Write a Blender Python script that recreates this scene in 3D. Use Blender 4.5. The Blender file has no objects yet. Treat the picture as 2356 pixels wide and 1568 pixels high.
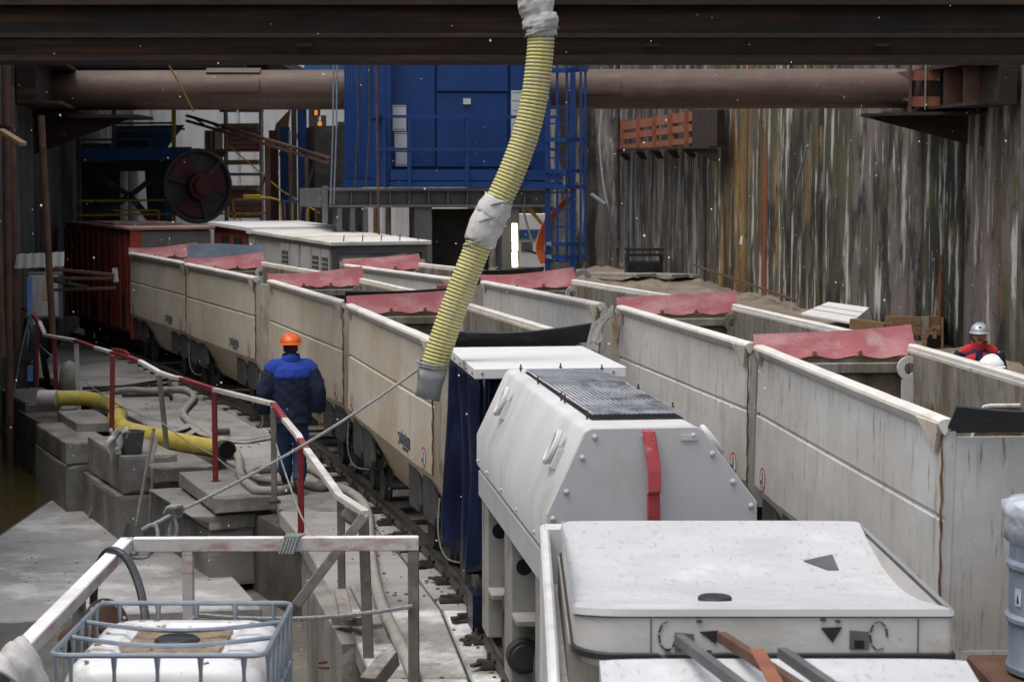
import bpy, bmesh, math, random
from mathutils import Vector as V, Matrix, noise as mnoise
rnd = random.Random(7)
S = bpy.context.scene
COL = S.collection

# ------------------------------------------------------------------ camera, sky, sun, exposure
FPX, CPX, CPY, HC = 4581.0, 1178.0, 784.0, 3.5      # focal length in photo pixels, photo centre, eye height
PITCH = math.atan(364 / FPX)
cd = bpy.data.cameras.new('camera')
cam = bpy.data.objects.new('camera', cd); COL.objects.link(cam)
cam.location = (0, 0, HC); cam.rotation_euler = (math.pi / 2 - PITCH, 0, 0)
cd.sensor_width = 36; cd.lens = 36 * FPX / 2356; cd.clip_end = 600; cd.clip_start = .1
cd.dof.use_dof = True; cd.dof.focus_distance = 17; cd.dof.aperture_fstop = 5.6
S.camera = cam
W = bpy.data.worlds.new('World'); S.world = W; W.use_nodes = True
nt = W.node_tree; bg = nt.nodes['Background']
sky = nt.nodes.new('ShaderNodeTexSky'); sky.sky_type = 'NISHITA'; sky.sun_disc = False
SUN_EL, SUN_AZ = math.radians(70), math.radians(-120)   # azimuth measured from +Y towards +X
sky.sun_elevation = SUN_EL; sky.sun_rotation = SUN_AZ
sky.air_density = 1.0; sky.dust_density = 6.0; sky.ozone_density = 1.0
hs = nt.nodes.new('ShaderNodeHueSaturation'); hs.inputs['Saturation'].default_value = .5
nt.links.new(sky.outputs[0], hs.inputs['Color']); nt.links.new(hs.outputs[0], bg.inputs['Color'])
bg.inputs['Strength'].default_value = .15
sl = bpy.data.lights.new('sun', 'SUN'); sl.energy = .6; sl.angle = math.radians(40); sl.color = (1, .98, .96)
so = bpy.data.objects.new('sun', sl); COL.objects.link(so)
sd = V((math.sin(SUN_AZ) * math.cos(SUN_EL), math.cos(SUN_AZ) * math.cos(SUN_EL), math.sin(SUN_EL)))
so.rotation_euler = sd.to_track_quat('Z', 'Y').to_euler(); so.location = (0, 10, 30)
S.view_settings.view_transform = 'Standard'; S.view_settings.look = 'None'
S.view_settings.exposure = 0.4; S.view_settings.gamma = 1; S.view_settings.use_curve_mapping = False

# ------------------------------------------------------------------ measuring helpers (photo pixel -> point in the place)
def _ray(x, y):
    u = (x - CPX) / FPX; v = (CPY - y) / FPX; c, s = math.cos(PITCH), math.sin(PITCH)
    return V((u, c + v * s, v * c - s))
def at(x, y, d):
    r = _ray(x, y); return V((0, 0, HC)) + r * (d / r.y)
def gz(x, y, z):
    r = _ray(x, y); return V((0, 0, HC)) + r * ((z - HC) / r.z)

# ------------------------------------------------------------------ mesh builder
class MB:
    def __init__(s): s.v = []; s.f = []
    def add(s, vs, fs):
        n = len(s.v); s.v += [V(q) for q in vs]; s.f += [tuple(i + n for i in f) for f in fs]; return s
    def box(s, a, b):
        x0, y0, z0 = a; x1, y1, z1 = b
        if x0 > x1: x0, x1 = x1, x0
        if y0 > y1: y0, y1 = y1, y0
        if z0 > z1: z0, z1 = z1, z0
        return s.add([(x0,y0,z0),(x1,y0,z0),(x1,y1,z0),(x0,y1,z0),(x0,y0,z1),(x1,y0,z1),(x1,y1,z1),(x0,y1,z1)],
                     [(0,3,2,1),(4,5,6,7),(0,1,5,4),(1,2,6,5),(2,3,7,6),(3,0,4,7)])
    def obox(s, c, sx, sy, sz, rz=0):            # box centred in plan on c, standing on c.z, turned by rz
        m = MB().box((-sx/2,-sy/2,0),(sx/2,sy/2,sz)); R = Matrix.Rotation(rz, 3, 'Z')
        return s.add([R @ q + V(c) for q in m.v], m.f)
    def bar(s, p, q, w, h=None, up=(0,0,1)):
        p, q = V(p), V(q); h = h or w; t = (q - p).normalized(); up = V(up)
        if abs(t.dot(up)) > .97: up = V((1,0,0))
        r = t.cross(up).normalized(); u = r.cross(t)
        k = [(-1,-1),(1,-1),(1,1),(-1,1)]
        return s.add([e + r*(a*w/2) + u*(b*h/2) for e in (p, q) for a, b in k],
                     [(0,1,2,3),(7,6,5,4),(0,4,5,1),(1,5,6,2),(2,6,7,3),(3,7,4,0)])
    def tube(s, pts, r, n=8, cap=True, ref=None):
        pts = [V(q) for q in pts]; m = len(pts)
        rr = r if isinstance(r, (list, tuple)) else [r] * m
        prev = None; base = len(s.v)
        for i, q in enumerate(pts):
            t = (pts[min(i+1, m-1)] - pts[max(i-1, 0)]).normalized()
            if prev is None:
                a = V(ref) if ref else (V((0,0,1)) if abs(t.z) < .9 else V((1,0,0)))
                prev = (a - t * a.dot(t)).normalized()
            else:
                prev = (prev - t * prev.dot(t)).normalized()
            b = t.cross(prev)
            ra, rb = rr[i] if isinstance(rr[i], (list, tuple)) else (rr[i], rr[i])
            for k in range(n):
                an = 2 * math.pi * k / n
                s.v.append(q + prev * (math.cos(an) * ra) + b * (math.sin(an) * rb))
        for i in range(m - 1):
            for k in range(n):
                a = base + i*n + k; b = base + i*n + (k+1) % n
                s.f.append((a, b, b + n, a + n))
        if cap:
            s.f.append(tuple(base + k for k in reversed(range(n)))); s.f.append(tuple(base + (m-1)*n + k for k in range(n)))
        return s
    def prism(s, poly, ext):
        e = V(ext); n = len(poly); p = [V(q) for q in poly]
        return s.add(p + [q + e for q in p], [tuple(reversed(range(n))), tuple(range(n, 2*n))] + [(i, (i+1)%n, (i+1)%n+n, i+n) for i in range(n)])
    def loft(s, rings, cap=True, closed=True):
        n = len(rings[0]); b = len(s.v)
        for r in rings: s.v += [V(q) for q in r]
        for i in range(len(rings)-1):
            for k in range(n if closed else n-1):
                a = b+i*n+k; c = b+i*n+(k+1)%n; s.f.append((a, c, c+n, a+n))
        if cap: s.f.append(tuple(b+k for k in reversed(range(n)))); s.f.append(tuple(b+(len(rings)-1)*n+k for k in range(n)))
        return s
    def sheet(s, fn, nu, nv, th=.01):            # a sheet of real thickness; fn(u, v) -> point
        P = [[V(fn(i/nu, j/nv)) for j in range(nv+1)] for i in range(nu+1)]
        b = len(s.v); N = []
        for i in range(nu+1):
            for j in range(nv+1):
                a = P[min(i+1,nu)][j] - P[max(i-1,0)][j]; c = P[i][min(j+1,nv)] - P[i][max(j-1,0)]
                N.append(a.cross(c).normalized() if a.cross(c).length > 1e-9 else V((0,0,1)))
        L = (nu+1)*(nv+1)
        flat = [P[i][j] for i in range(nu+1) for j in range(nv+1)]
        s.v += flat + [q - n*th for q, n in zip(flat, N)]
        ix = lambda i, j: b + i*(nv+1) + j
        for i in range(nu):
            for j in range(nv):
                a, c, d, e = ix(i,j), ix(i+1,j), ix(i+1,j+1), ix(i,j+1)
                s.f += [(a,c,d,e), (e+L,d+L,c+L,a+L)]
        for i in range(nu): s.f += [(ix(i,0), ix(i,0)+L, ix(i+1,0)+L, ix(i+1,0)), (ix(i+1,nv), ix(i+1,nv)+L, ix(i,nv)+L, ix(i,nv))]
        for j in range(nv): s.f += [(ix(0,j+1), ix(0,j+1)+L, ix(0,j)+L, ix(0,j)), (ix(nu,j), ix(nu,j)+L, ix(nu,j+1)+L, ix(nu,j+1))]
        return s
    def disc(s, c, axis, r, h, n=16, r2=None):
        c = V(c); a = V(axis).normalized(); return s.tube([c, c + a*h], [r, r2 if r2 is not None else r], n)
    def ball(s, c, r, nu=12, nv=8, sc=(1,1,1), half=False):
        c = V(c); rings = []
        for j in range(nv+1):
            ph = (math.pi/2 if half else math.pi) * j / nv
            q = max(math.sin(ph), .02)
            rings.append([c + V((math.cos(2*math.pi*k/nu)*q*r*sc[0], math.sin(2*math.pi*k/nu)*q*r*sc[1], math.cos(ph)*r*sc[2])) for k in range(nu)])
        return s.loft(list(reversed(rings)))
    def lathe(s, prof, c, n=20, cap=True):
        c = V(c); return s.loft([[c + V((math.cos(2*math.pi*k/n)*r, math.sin(2*math.pi*k/n)*r, z)) for k in range(n)] for r, z in prof], cap)
    def xf(s, M):
        s.v = [M @ q for q in s.v]; return s

def root_loc(o):
    while o.parent: o = o.parent
    return o.location.copy()
def link(name, me, parent=None):
    o = bpy.data.objects.new(name, me); COL.objects.link(o)
    if parent: o.parent = parent
    return o
def build(name, mb, m, parent=None, local=False, smooth=False, bevel=0, label=None, kind=None, seg=1):
    vs = list(mb.v)
    off = V((0,0,0))
    if parent is not None:
        if not local: off = root_loc(parent)
    elif not local:
        lo = V([min(q[i] for q in vs) for i in range(3)]); hi = V([max(q[i] for q in vs) for i in range(3)])
        off = V(((lo.x+hi.x)/2, (lo.y+hi.y)/2, lo.z))
    me = bpy.data.meshes.new(name)
    me.from_pydata([q - off for q in vs], [], mb.f)
    bm = bmesh.new(); bm.from_mesh(me)
    bmesh.ops.recalc_face_normals(bm, faces=bm.faces[:])
    if bevel:
        es = [e for e in bm.edges if len(e.link_faces) == 2 and e.calc_face_angle(0) > .5]
        bmesh.ops.bevel(bm, geom=es, offset=bevel, segments=seg, affect='EDGES', clamp_overlap=True)
    bm.to_mesh(me); bm.free()
    if smooth:
        for p in me.polygons: p.use_smooth = True
        if smooth != 'all':
            bm = bmesh.new(); bm.from_mesh(me)
            for e in bm.edges:
                if len(e.link_faces) != 2 or e.calc_face_angle(0) > .6: e.smooth = False
            bm.to_mesh(me); bm.free()
    me.materials.append(m)
    o = link(name, me, parent)
    if parent is None: o.location = off
    if label: o['label'] = label
    if kind: o['kind'] = kind
    return o
def thing(name, label, cat, loc=(0,0,0), rz=0, group=None):
    o = link(name, None); o.location = loc; o.rotation_euler = (0, 0, rz); o.empty_display_size = .2
    o['label'] = label; o['category'] = cat
    if group: o['group'] = group
    return o
def tag(o, label, cat, group=None):
    o['label'] = label; o['category'] = cat
    if group: o['group'] = group
    return o
def dup(o, parent=None):
    c = o.copy(); COL.objects.link(c); c.parent = parent
    for ch in [x for x in COL.objects if x.parent == o]: dup(ch, c)
    return c
def sag(p, q, s, n=10):
    p, q = V(p), V(q); return [p.lerp(q, i/n) - V((0,0,s*4*(i/n)*(1-i/n))) for i in range(n+1)]
def spline(pts, n=6):
    P = [V(q) for q in pts]; out = []
    for i in range(len(P)-1):
        a, b, c, d = P[max(i-1,0)], P[i], P[i+1], P[min(i+2,len(P)-1)]
        for k in range(n):
            t = k/n
            out.append(.5*((2*b)+(c-a)*t+(2*a-5*b+4*c-d)*t*t+(3*b-a-3*c+d)*t**3))
    return out + [P[-1]]

# ------------------------------------------------------------------ materials
def rgb(c): return (c[0], c[1], c[2], 1)
def mat(name, base, rough=.7, metal=0, var=.2, scale=2.0, stains=(), bump=.15, bscale=30, snow=0, spec=.4, emit=None, alpha=None, stretch=(1,1,1)):
    """stains: (colour, (sx,sy,sz), lo, hi, strength[, (z0, z1)]) - the z pair confines a stain to a band of the object."""
    m = bpy.data.materials.new(name); m.use_nodes = True; t = m.node_tree; N = t.nodes; L = t.links
    b = N['Principled BSDF']; b.inputs['Roughness'].default_value = rough; b.inputs['Metallic'].default_value = metal
    b.inputs['Specular IOR Level'].default_value = spec
    tc = N.new('ShaderNodeTexCoord'); oi = N.new('ShaderNodeObjectInfo')
    mu = N.new('ShaderNodeMath'); mu.operation = 'MULTIPLY'; mu.inputs[1].default_value = 37; L.new(oi.outputs['Random'], mu.inputs[0])
    va = N.new('ShaderNodeVectorMath'); va.operation = 'ADD'; L.new(tc.outputs['Object'], va.inputs[0]); L.new(mu.outputs[0], va.inputs[1])
    def noise(sc, detail=6, rg=.6, off=0):
        mp = N.new('ShaderNodeMapping'); mp.inputs['Scale'].default_value = sc; mp.inputs['Location'].default_value = (off, off*1.7, off*.6)
        L.new(va.outputs[0], mp.inputs['Vector'])
        n = N.new('ShaderNodeTexNoise'); n.inputs['Scale'].default_value = 1; n.inputs['Detail'].default_value = detail; n.inputs['Roughness'].default_value = rg
        L.new(mp.outputs[0], n.inputs['Vector']); return n.outputs['Fac']
    def ramp(f, lo, hi):
        r = N.new('ShaderNodeMapRange'); r.inputs[1].default_value = lo; r.inputs[2].default_value = hi; r.clamp = True
        L.new(f, r.inputs[0]); return r.outputs[0]
    def mix(fac, a, c):
        x = N.new('ShaderNodeMix'); x.data_type = 'RGBA'
        L.new(fac, x.inputs[0])
        for s, i in ((a, 6), (c, 7)):
            if isinstance(s, tuple): x.inputs[i].default_value = rgb(s)
            else: L.new(s, x.inputs[i])
        return x.outputs[2]
    f = noise(tuple(scale*q for q in stretch))
    col = mix(ramp(f, .3, .7), tuple(q*(1-var) for q in base), tuple(min(1, q*(1+var)) for q in base))
    for i, st in enumerate(stains):
        c, sc, lo, hi, k = st[:5]
        fac = ramp(noise(sc, 7, .65, 3.1*(i+1)), lo, hi)
        if len(st) > 5:
            sx = N.new('ShaderNodeSeparateXYZ'); L.new(tc.outputs['Object'], sx.inputs[0])
            z = ramp(sx.outputs[2], st[5][0], st[5][1])
            mm = N.new('ShaderNodeMath'); mm.operation = 'MULTIPLY'; L.new(fac, mm.inputs[0]); L.new(z, mm.inputs[1]); fac = mm.outputs[0]
        mk = N.new('ShaderNodeMath'); mk.operation = 'MULTIPLY'; mk.inputs[1].default_value = k; L.new(fac, mk.inputs[0])
        col = mix(mk.outputs[0], col, c)
    if snow:
        ge = N.new('ShaderNodeNewGeometry'); sx = N.new('ShaderNodeSeparateXYZ'); L.new(ge.outputs['Normal'], sx.inputs[0])
        up = ramp(sx.outputs[2], .6, .95); sp = ramp(noise((1.3,1.3,1.3), 8, .7, 11), .62-.3*snow, .72-.2*snow)
        mm = N.new('ShaderNodeMath'); mm.operation = 'MULTIPLY'; L.new(up, mm.inputs[0]); L.new(sp, mm.inputs[1])
        mk = N.new('ShaderNodeMath'); mk.operation = 'MULTIPLY'; mk.inputs[1].default_value = min(1, snow*1.2); L.new(mm.outputs[0], mk.inputs[0])
        col = mix(mk.outputs[0], col, (.78,.80,.83))
    L.new(col, b.inputs['Base Color'])
    if bump:
        bn = N.new('ShaderNodeBump'); bn.inputs['Strength'].default_value = bump; bn.inputs['Distance'].default_value = .02
        L.new(noise((bscale*stretch[0], bscale*stretch[1], bscale*stretch[2]), 5, .6, 7), bn.inputs['Height']); L.new(bn.outputs[0], b.inputs['Normal'])
    rr = N.new('ShaderNodeMapRange'); rr.inputs[3].default_value = max(.05, rough-.15); rr.inputs[4].default_value = min(1, rough+.15)
    L.new(noise((4,4,4), 4, .6, 21), rr.inputs[0]); L.new(rr.outputs[0], b.inputs['Roughness'])
    if emit: b.inputs['Emission Color'].default_value = rgb(emit[0]); b.inputs['Emission Strength'].default_value = emit[1]
    return m
K = {}
brown, ochre, rustc, soot, white = (.10,.07,.04), (.30,.20,.08), (.20,.065,.02), (.02,.02,.018), (.72,.71,.68)
K['cream'] = mat('cream_paint', (.55,.51,.425), .55, var=.07, scale=.8, bump=.05, stains=(
    ((.37,.30,.20), (.8,.6,.7), .44, .68, .7), ((.30,.24,.17), (13,9,.8), .56, .72, .5), ((.40,.36,.28), (2.5,2.0,3.5), .52, .68, .5),
    ((.10,.065,.03), (22,15,1.8), .63, .71, .7), ((.34,.24,.115), (.9,.9,.9), .28, .54, .85, (1.25, .55)),
    (rustc, (6,6,2.5), .68, .75, .8)))
K['greyed'] = mat('greyed_paint', (.56,.56,.545), .55, var=.06, scale=.8, bump=.05, stains=(
    ((.40,.385,.35), (.8,.6,.9), .44, .66, .8), ((.22,.19,.14), (11,8,1.0), .55, .69, .6), ((.46,.455,.44), (2.5,2.5,6), .52, .66, .6), ((.085,.07,.045), (24,16,2.6), .605, .685, .65),
    ((.29,.245,.16), (1.0,1.0,1.0), .36, .58, .75, (1.30, .5)), (rustc, (7,7,3), .70, .76, .7)))
K['rim'] = mat('worn_rim_paint', (.64,.62,.57), .5, var=.12, scale=3, bump=.1, stains=(((.35,.25,.12), (5,5,5), .6, .75, .6), (rustc, (9,9,9), .66, .75, .8)))
K['gusset'] = mat('stained_gusset_paint', (.60,.55,.45), .6, var=.15, scale=5, stains=(((.30,.18,.07), (6,6,1.5), .47, .66, .75), ((.10,.05,.025), (12,12,3), .58, .7, .7)))
K['inner'] = mat('inner_steel', (.235,.225,.20), .6, var=.25, scale=2, bump=.2, stains=(((.11,.085,.045), (4,4,1.3), .44, .62, .85), ((.06,.05,.03), (8,8,2), .56, .7, .7), ((.20,.10,.03), (3,3,2), .6, .72, .6)))
K['muckwall'] = mat('muck_stained_steel', (.115,.09,.055), .65, var=.3, scale=2, bump=.4, stains=(((.20,.19,.17), (1.6,1.6,1.0), .54, .64, .8), ((.05,.038,.02), (5,5,2.5), .52, .66, .85), ((.22,.11,.035), (4,4,2), .62, .72, .6)))
K['muck'] = mat('muck', (.085,.064,.035), .85, var=.4, scale=5, bump=1.0, bscale=14, stains=(((.16,.125,.07), (9,9,9), .5, .68, .8),))
K['redrub'] = mat('red_rubber', (.275,.075,.086), .6, var=.12, scale=3, bump=.1, stains=(((.42,.25,.25), (2,5,2), .46, .68, .65), ((.36,.30,.29), (5,5,5), .58, .72, .5), ((.24,.05,.06), (7,7,7), .6, .75, .5), ((.6,.5,.45), (14,14,14), .68, .74, .6)))
K['blkrub'] = mat('black_rubber', (.028,.031,.036), .45, var=.25, scale=3, bump=.1, stains=(((.11,.12,.13), (4,12,4), .56, .75, .6),))
K['greyrub'] = mat('grey_rubber', (.13,.165,.22), .6, var=.2, scale=3, stains=(((.25,.28,.32), (4,9,4), .5, .7, .5),))
K['dark'] = mat('dark_steel', (.035,.034,.032), .6, var=.4, scale=4, bump=.3, stains=(((.10,.085,.06), (5,5,5), .55, .7, .6),))
K['bogie'] = mat('bogie_steel', (.042,.044,.043), .6, var=.3, scale=4, bump=.2, stains=(((.11,.095,.07), (5,5,5), .56, .7, .6), (soot, (3,3,3), .55, .7, .7)))
K['steelrail'] = mat('rail_steel', (.10,.09,.08), .45, .6, var=.3, scale=6, bump=.1, stains=(((.12,.075,.045), (7,7,7), .5, .65, .6),))
K['white'] = mat('white_loco_paint', (.60,.605,.61), .45, var=.07, scale=2, bump=.05, stains=(((.40,.395,.37), (.6,4,.6), .50, .72, .55), ((.22,.19,.14), (9,14,5), .62, .72, .6), ((.40,.38,.33), (1.1,1.1,1.1), .52, .68, .6), ((.42,.31,.12), (2,9,2), .66, .74, .6), ((.10,.10,.10), (30,22,30), .69, .74, .6)), snow=.35)
K['whiteroof'] = mat('speckled_segment_concrete', (.49,.495,.505), .5, var=.06, scale=2, bump=.1, stains=(((.27,.28,.30), (36,14,36), .575, .63, .6), ((.40,.40,.41), (3,3,3), .46, .64, .5), ((.05,.05,.06), (40,30,40), .70, .74, .8), ((.58,.55,.48), (2,2,2), .58, .75, .5)), snow=.3)
K['locogrey'] = mat('grey_loco_paint', (.47,.475,.48), .5, var=.07, scale=2, bump=.05, stains=(((.38,.36,.31), (3,3,1.5), .55, .72, .55), ((.12,.09,.05), (26,26,16), .69, .74, .6)))
K['fascia'] = mat('scuffed_fascia_paint', (.50,.495,.475), .5, var=.08, scale=3, stains=(((.36,.33,.27), (3,3,6), .5, .7, .6), ((.03,.03,.03), (12,12,12), .70, .73, .8)))
K['board'] = mat('white_board', (.68,.68,.675), .5, var=.03, scale=3, bump=.03, stains=(((.62,.58,.5), (3,6,3), .62, .8, .4),))
K['tarp'] = mat('blue_tarp', (.005,.009,.034), .35, var=.3, scale=2, bump=.1, spec=.5, stains=(((.02,.035,.11), (5,5,2), .55, .7, .5),))
K['black'] = mat('black_plastic', (.015,.015,.017), .5, var=.3)
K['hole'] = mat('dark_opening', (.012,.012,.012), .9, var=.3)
K['redpaint'] = mat('red_paint', (.40,.055,.065), .5, var=.15, scale=5, stains=(((.6,.35,.35), (8,8,8), .6, .72, .5), ((.12,.04,.03), (10,10,10), .6, .72, .5)))
K['railred'] = mat('railing_red', (.22,.025,.03), .5, var=.25, scale=6, stains=(((.10,.05,.03), (9,9,9), .55, .68, .6), ((.45,.3,.3), (14,14,14), .66, .74, .5)))
K['railwhite'] = mat('railing_white', (.52,.50,.46), .55, var=.12, scale=6, stains=(((.28,.2,.13), (10,10,10), .56, .7, .6), ((.40,.18,.18), (6,6,6), .62, .75, .45)), snow=.5)
K['railnear'] = mat('railing_white_over_red', (.56,.54,.51), .55, var=.1, scale=6, stains=(((.38,.13,.15), (5,3,14), .48, .66, .65), ((.2,.15,.11), (12,12,12), .6, .72, .6)), snow=.9)
K['railgrey'] = mat('railing_bare', (.16,.15,.135), .6, var=.25, scale=6, stains=(((.30,.28,.25), (8,8,8), .52, .68, .6), ((.14,.07,.04), (11,11,11), .58, .7, .6)), snow=.5)
K['conc'] = mat('concrete', (.245,.235,.215), .85, var=.16, scale=1.5, bump=.35, bscale=22, stains=(((.10,.095,.08), (1.3,1.3,.7), .46, .62, .8), ((.36,.35,.33), (6,6,6), .58, .72, .5), ((.08,.07,.06), (16,16,16), .66, .74, .6)))
K['deck'] = mat('deck_concrete', (.31,.305,.295), .75, var=.14, scale=1.2, bump=.3, bscale=25, stains=(((.125,.12,.115), (.7,.7,.7), .48, .62, .75), ((.40,.40,.39), (2.2,2.2,2.2), .55, .7, .5), ((.06,.055,.05), (14,14,14), .66, .74, .7)))
K['decksnow'] = mat('deck_concrete_with_snow', (.29,.285,.27), .8, var=.14, scale=1.6, bump=.4, bscale=25, stains=(((.15,.145,.13), (1.3,1.3,1.3), .46, .6, .7), ((.06,.055,.05), (14,14,14), .66, .74, .6)), snow=.62)
K['darkconc'] = mat('wet_concrete', (.095,.085,.07), .6, var=.3, scale=2, bump=.5, bscale=18, stains=(((.04,.035,.028), (2,2,2), .45, .65, .7), ((.20,.19,.165), (7,7,3), .58, .72, .5)))
K['mud'] = mat('mud', (.19,.155,.12), .85, var=.3, scale=2, bump=.8, bscale=9, stains=(((.10,.08,.06), (1,1,1), .45, .65, .7), ((.30,.27,.23), (5,5,5), .56, .7, .6)))
K['ground'] = mat('pit_floor', (.15,.14,.125), .8, var=.25, scale=1.5, bump=.6, bscale=12, stains=(((.08,.07,.06), (1,1,1), .45, .65, .7), ((.28,.27,.25), (4,4,4), .56, .7, .5)))
K['apron'] = mat('apron_concrete', (.36,.355,.345), .85, var=.12, scale=1.3, bump=.3, bscale=25, stains=(((.17,.165,.155), (.9,.9,.9), .50, .66, .6), ((.07,.06,.05), (11,11,11), .66, .73, .7)), snow=.4)
K['rust'] = mat('rusty_steel', (.105,.052,.034), .75, var=.3, scale=3, bump=.3, stains=(((.05,.032,.026), (2,2,2), .48, .66, .7), ((.19,.085,.035), (6,6,6), .58, .72, .6)))
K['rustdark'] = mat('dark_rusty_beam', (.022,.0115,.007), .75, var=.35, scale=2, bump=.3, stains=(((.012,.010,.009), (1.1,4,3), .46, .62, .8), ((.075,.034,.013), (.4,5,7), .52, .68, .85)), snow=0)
K['pipe'] = mat('rusty_strut_pipe', (.098,.062,.045), .6, var=.2, scale=1.5, bump=.15, stains=(((.17,.13,.11), (.5,4,4), .5, .7, .6), ((.06,.036,.03), (1.5,6,6), .56, .72, .6), ((.25,.12,.06), (3,3,3), .66, .76, .5)))
K['orange'] = mat('orange_primer_steel', (.235,.085,.045), .7, var=.25, scale=4, stains=(((.10,.04,.025), (5,5,5), .5, .68, .6),))
K['blue'] = mat('blue_paint', (.006,.040,.165), .5, var=.12, scale=2, bump=.05, stains=(((.006,.02,.08), (3,3,1), .56, .74, .55), ((.12,.2,.34), (18,18,6), .70, .76, .5)))
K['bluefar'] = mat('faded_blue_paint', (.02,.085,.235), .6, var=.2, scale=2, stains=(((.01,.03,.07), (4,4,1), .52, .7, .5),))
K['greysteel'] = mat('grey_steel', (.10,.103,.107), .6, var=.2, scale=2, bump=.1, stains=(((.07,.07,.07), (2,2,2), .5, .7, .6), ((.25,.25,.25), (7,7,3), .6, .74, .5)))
K['greyvan'] = mat('grey_machine_paint', (.42,.425,.41), .55, var=.1, scale=2, stains=(((.26,.25,.22), (4,4,1), .5, .7, .6), ((.15,.12,.08), (10,10,3), .62, .74, .5)))
K['greyroof'] = mat('dusty_white_roof', (.62,.61,.57), .6, var=.1, scale=1, stains=(((.45,.41,.33), (1.2,1.2,1.2), .45, .65, .7), ((.3,.26,.2), (8,8,8), .64, .74, .5)))
K['canvas'] = mat('dusty_tarp', (.17,.16,.135), .6, var=.25, scale=3, bump=.3, stains=(((.33,.32,.29), (5,5,3), .56, .7, .6),))
K['redloco'] = mat('red_loco_paint', (.25,.045,.03), .55, var=.2, scale=2, bump=.1, stains=(((.06,.02,.018), (5,5,1.2), .48, .68, .7), ((.32,.075,.03), (3,3,1), .64, .76, .6)))
K['redroof'] = mat('dusty_red_roof', (.30,.125,.10), .65, var=.2, scale=1.5, stains=(((.36,.31,.29), (2,2,2), .42, .6, .75), ((.40,.08,.05), (4,4,4), .6, .72, .7)))
K['orangeplate'] = mat('orange_red_plate', (.36,.055,.02), .55, var=.2, scale=3, stains=(((.10,.03,.02), (5,5,3), .52, .7, .6),))
K['yhose'] = mat('yellow_hose', (.58,.535,.20), .55, var=.12, scale=5, bump=.05, stains=(((.44,.42,.34), (6,6,6), .50, .66, .7), ((.30,.29,.27), (4,4,1.6), .57, .70, .75)))
K['yrib'] = mat('grey_hose_rib', (.20,.20,.205), .6, var=.2, scale=6, stains=(((.45,.44,.38), (8,8,8), .55, .7, .6),))
K['yhose2'] = mat('dull_yellow_hose', (.50,.41,.075), .6, var=.15, scale=5, bump=.15, bscale=40, stains=(((.27,.25,.20), (3,3,3), .52, .68, .65), ((.20,.16,.05), (12,12,12), .62, .74, .5)))
K['cloth'] = mat('grey_white_cloth', (.50,.49,.47), .9, var=.14, scale=6, bump=.5, bscale=18, stains=(((.30,.28,.25), (7,7,7), .52, .7, .6),))
K['hosecloth'] = mat('canvas_fire_hose', (.31,.295,.27), .9, var=.15, scale=6, bump=.3, bscale=60, stains=(((.22,.20,.175), (5,5,5), .52, .68, .6),))
K['rope'] = mat('grey_rope', (.27,.28,.275), .9, var=.25, scale=40, bump=.6, bscale=80)
K['water'] = mat('brown_water', (.075,.06,.022), .08, var=.1, bump=.12, bscale=5, spec=.5)
K['wood'] = mat('formwork_wood', (.235,.145,.075), .8, var=.25, scale=5, bump=.3, stretch=(1,1,6), stains=(((.09,.065,.04), (6,6,3), .52, .68, .6),))
K['greywood'] = mat('weathered_wood', (.26,.24,.21), .85, var=.25, scale=6, bump=.3, stains=(((.13,.11,.09), (7,7,7), .5, .68, .6),))
K['plank'] = mat('scaffold_plank', (.33,.23,.13), .8, var=.2, scale=5)
K['galv'] = mat('galvanised_tube', (.27,.31,.36), .4, .55, var=.15, scale=6, bump=.05, stains=(((.14,.15,.17), (6,6,6), .55, .7, .5),))
K['scaff'] = mat('scaffold_tube', (.30,.34,.40), .5, .3, var=.2, scale=5)
K['ibc'] = mat('white_plastic_tank', (.66,.67,.68), .4, var=.03, scale=2, bump=.02, spec=.5, stains=(((.30,.24,.17), (3,3,3), .53, .64, .6, (.86, 1.08)), ((.10,.075,.05), (13,13,13), .67, .71, .9)))
K['dirt'] = mat('dirt_cake', (.26,.20,.14), .9, var=.3, scale=9, bump=1, bscale=30, stains=(((.10,.075,.05), (14,14,14), .55, .68, .7),))
K['bolt'] = mat('bolt_steel', (.30,.28,.25), .5, .3, var=.2, scale=9)
K['rustbolt'] = mat('rusty_bolt', (.16,.075,.05), .7, var=.3, scale=9)
K['grille'] = mat('grille_wire', (.40,.42,.45), .5, .3, var=.3, scale=5, snow=.75, stains=(((.05,.055,.06), (3,1.4,3), .5, .6, .85),))
K['bluedrum'] = mat('blue_grey_drum', (.20,.245,.31), .45, .1, var=.15, scale=3, stains=(((.33,.36,.40), (9,9,2), .52, .7, .6), ((.10,.12,.15), (5,5,5), .6, .72, .5)))
K['film'] = mat('plastic_film', (.50,.55,.62), .2, var=.15, scale=6, bump=.8, bscale=12, spec=.6)
K['yellow'] = mat('yellow_paint', (.44,.31,.03), .6, var=.2, scale=5, stains=(((.18,.12,.03), (7,7,7), .52, .68, .6),))
K['orangecab'] = mat('orange_cable', (.42,.085,.03), .5, var=.2, scale=5)
K['lamp'] = mat('lit_fluorescent_tube', (.9,.85,.6), .5, bump=0, emit=((1,.84,.42), 7.0))
K['orangelamp'] = mat('lit_orange_lamp', (.9,.4,.1), .5, bump=0, emit=((1,.28,.04), .4))
K['paper'] = mat('paper', (.52,.54,.55), .8, var=.06, bump=0)
K['print'] = mat('print', (.05,.055,.07), .8, bump=0)
K['logo'] = mat('logo_print', (.05,.055,.08), .7, bump=0)
K['logobg'] = mat('logo_panel', (.53,.51,.46), .6, var=.1, bump=0)
K['signred'] = mat('sign_red', (.42,.03,.03), .6, bump=0)
K['navy'] = mat('navy_cloth', (.013,.020,.052), .9, var=.25, scale=4, bump=.4, bscale=25)
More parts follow.
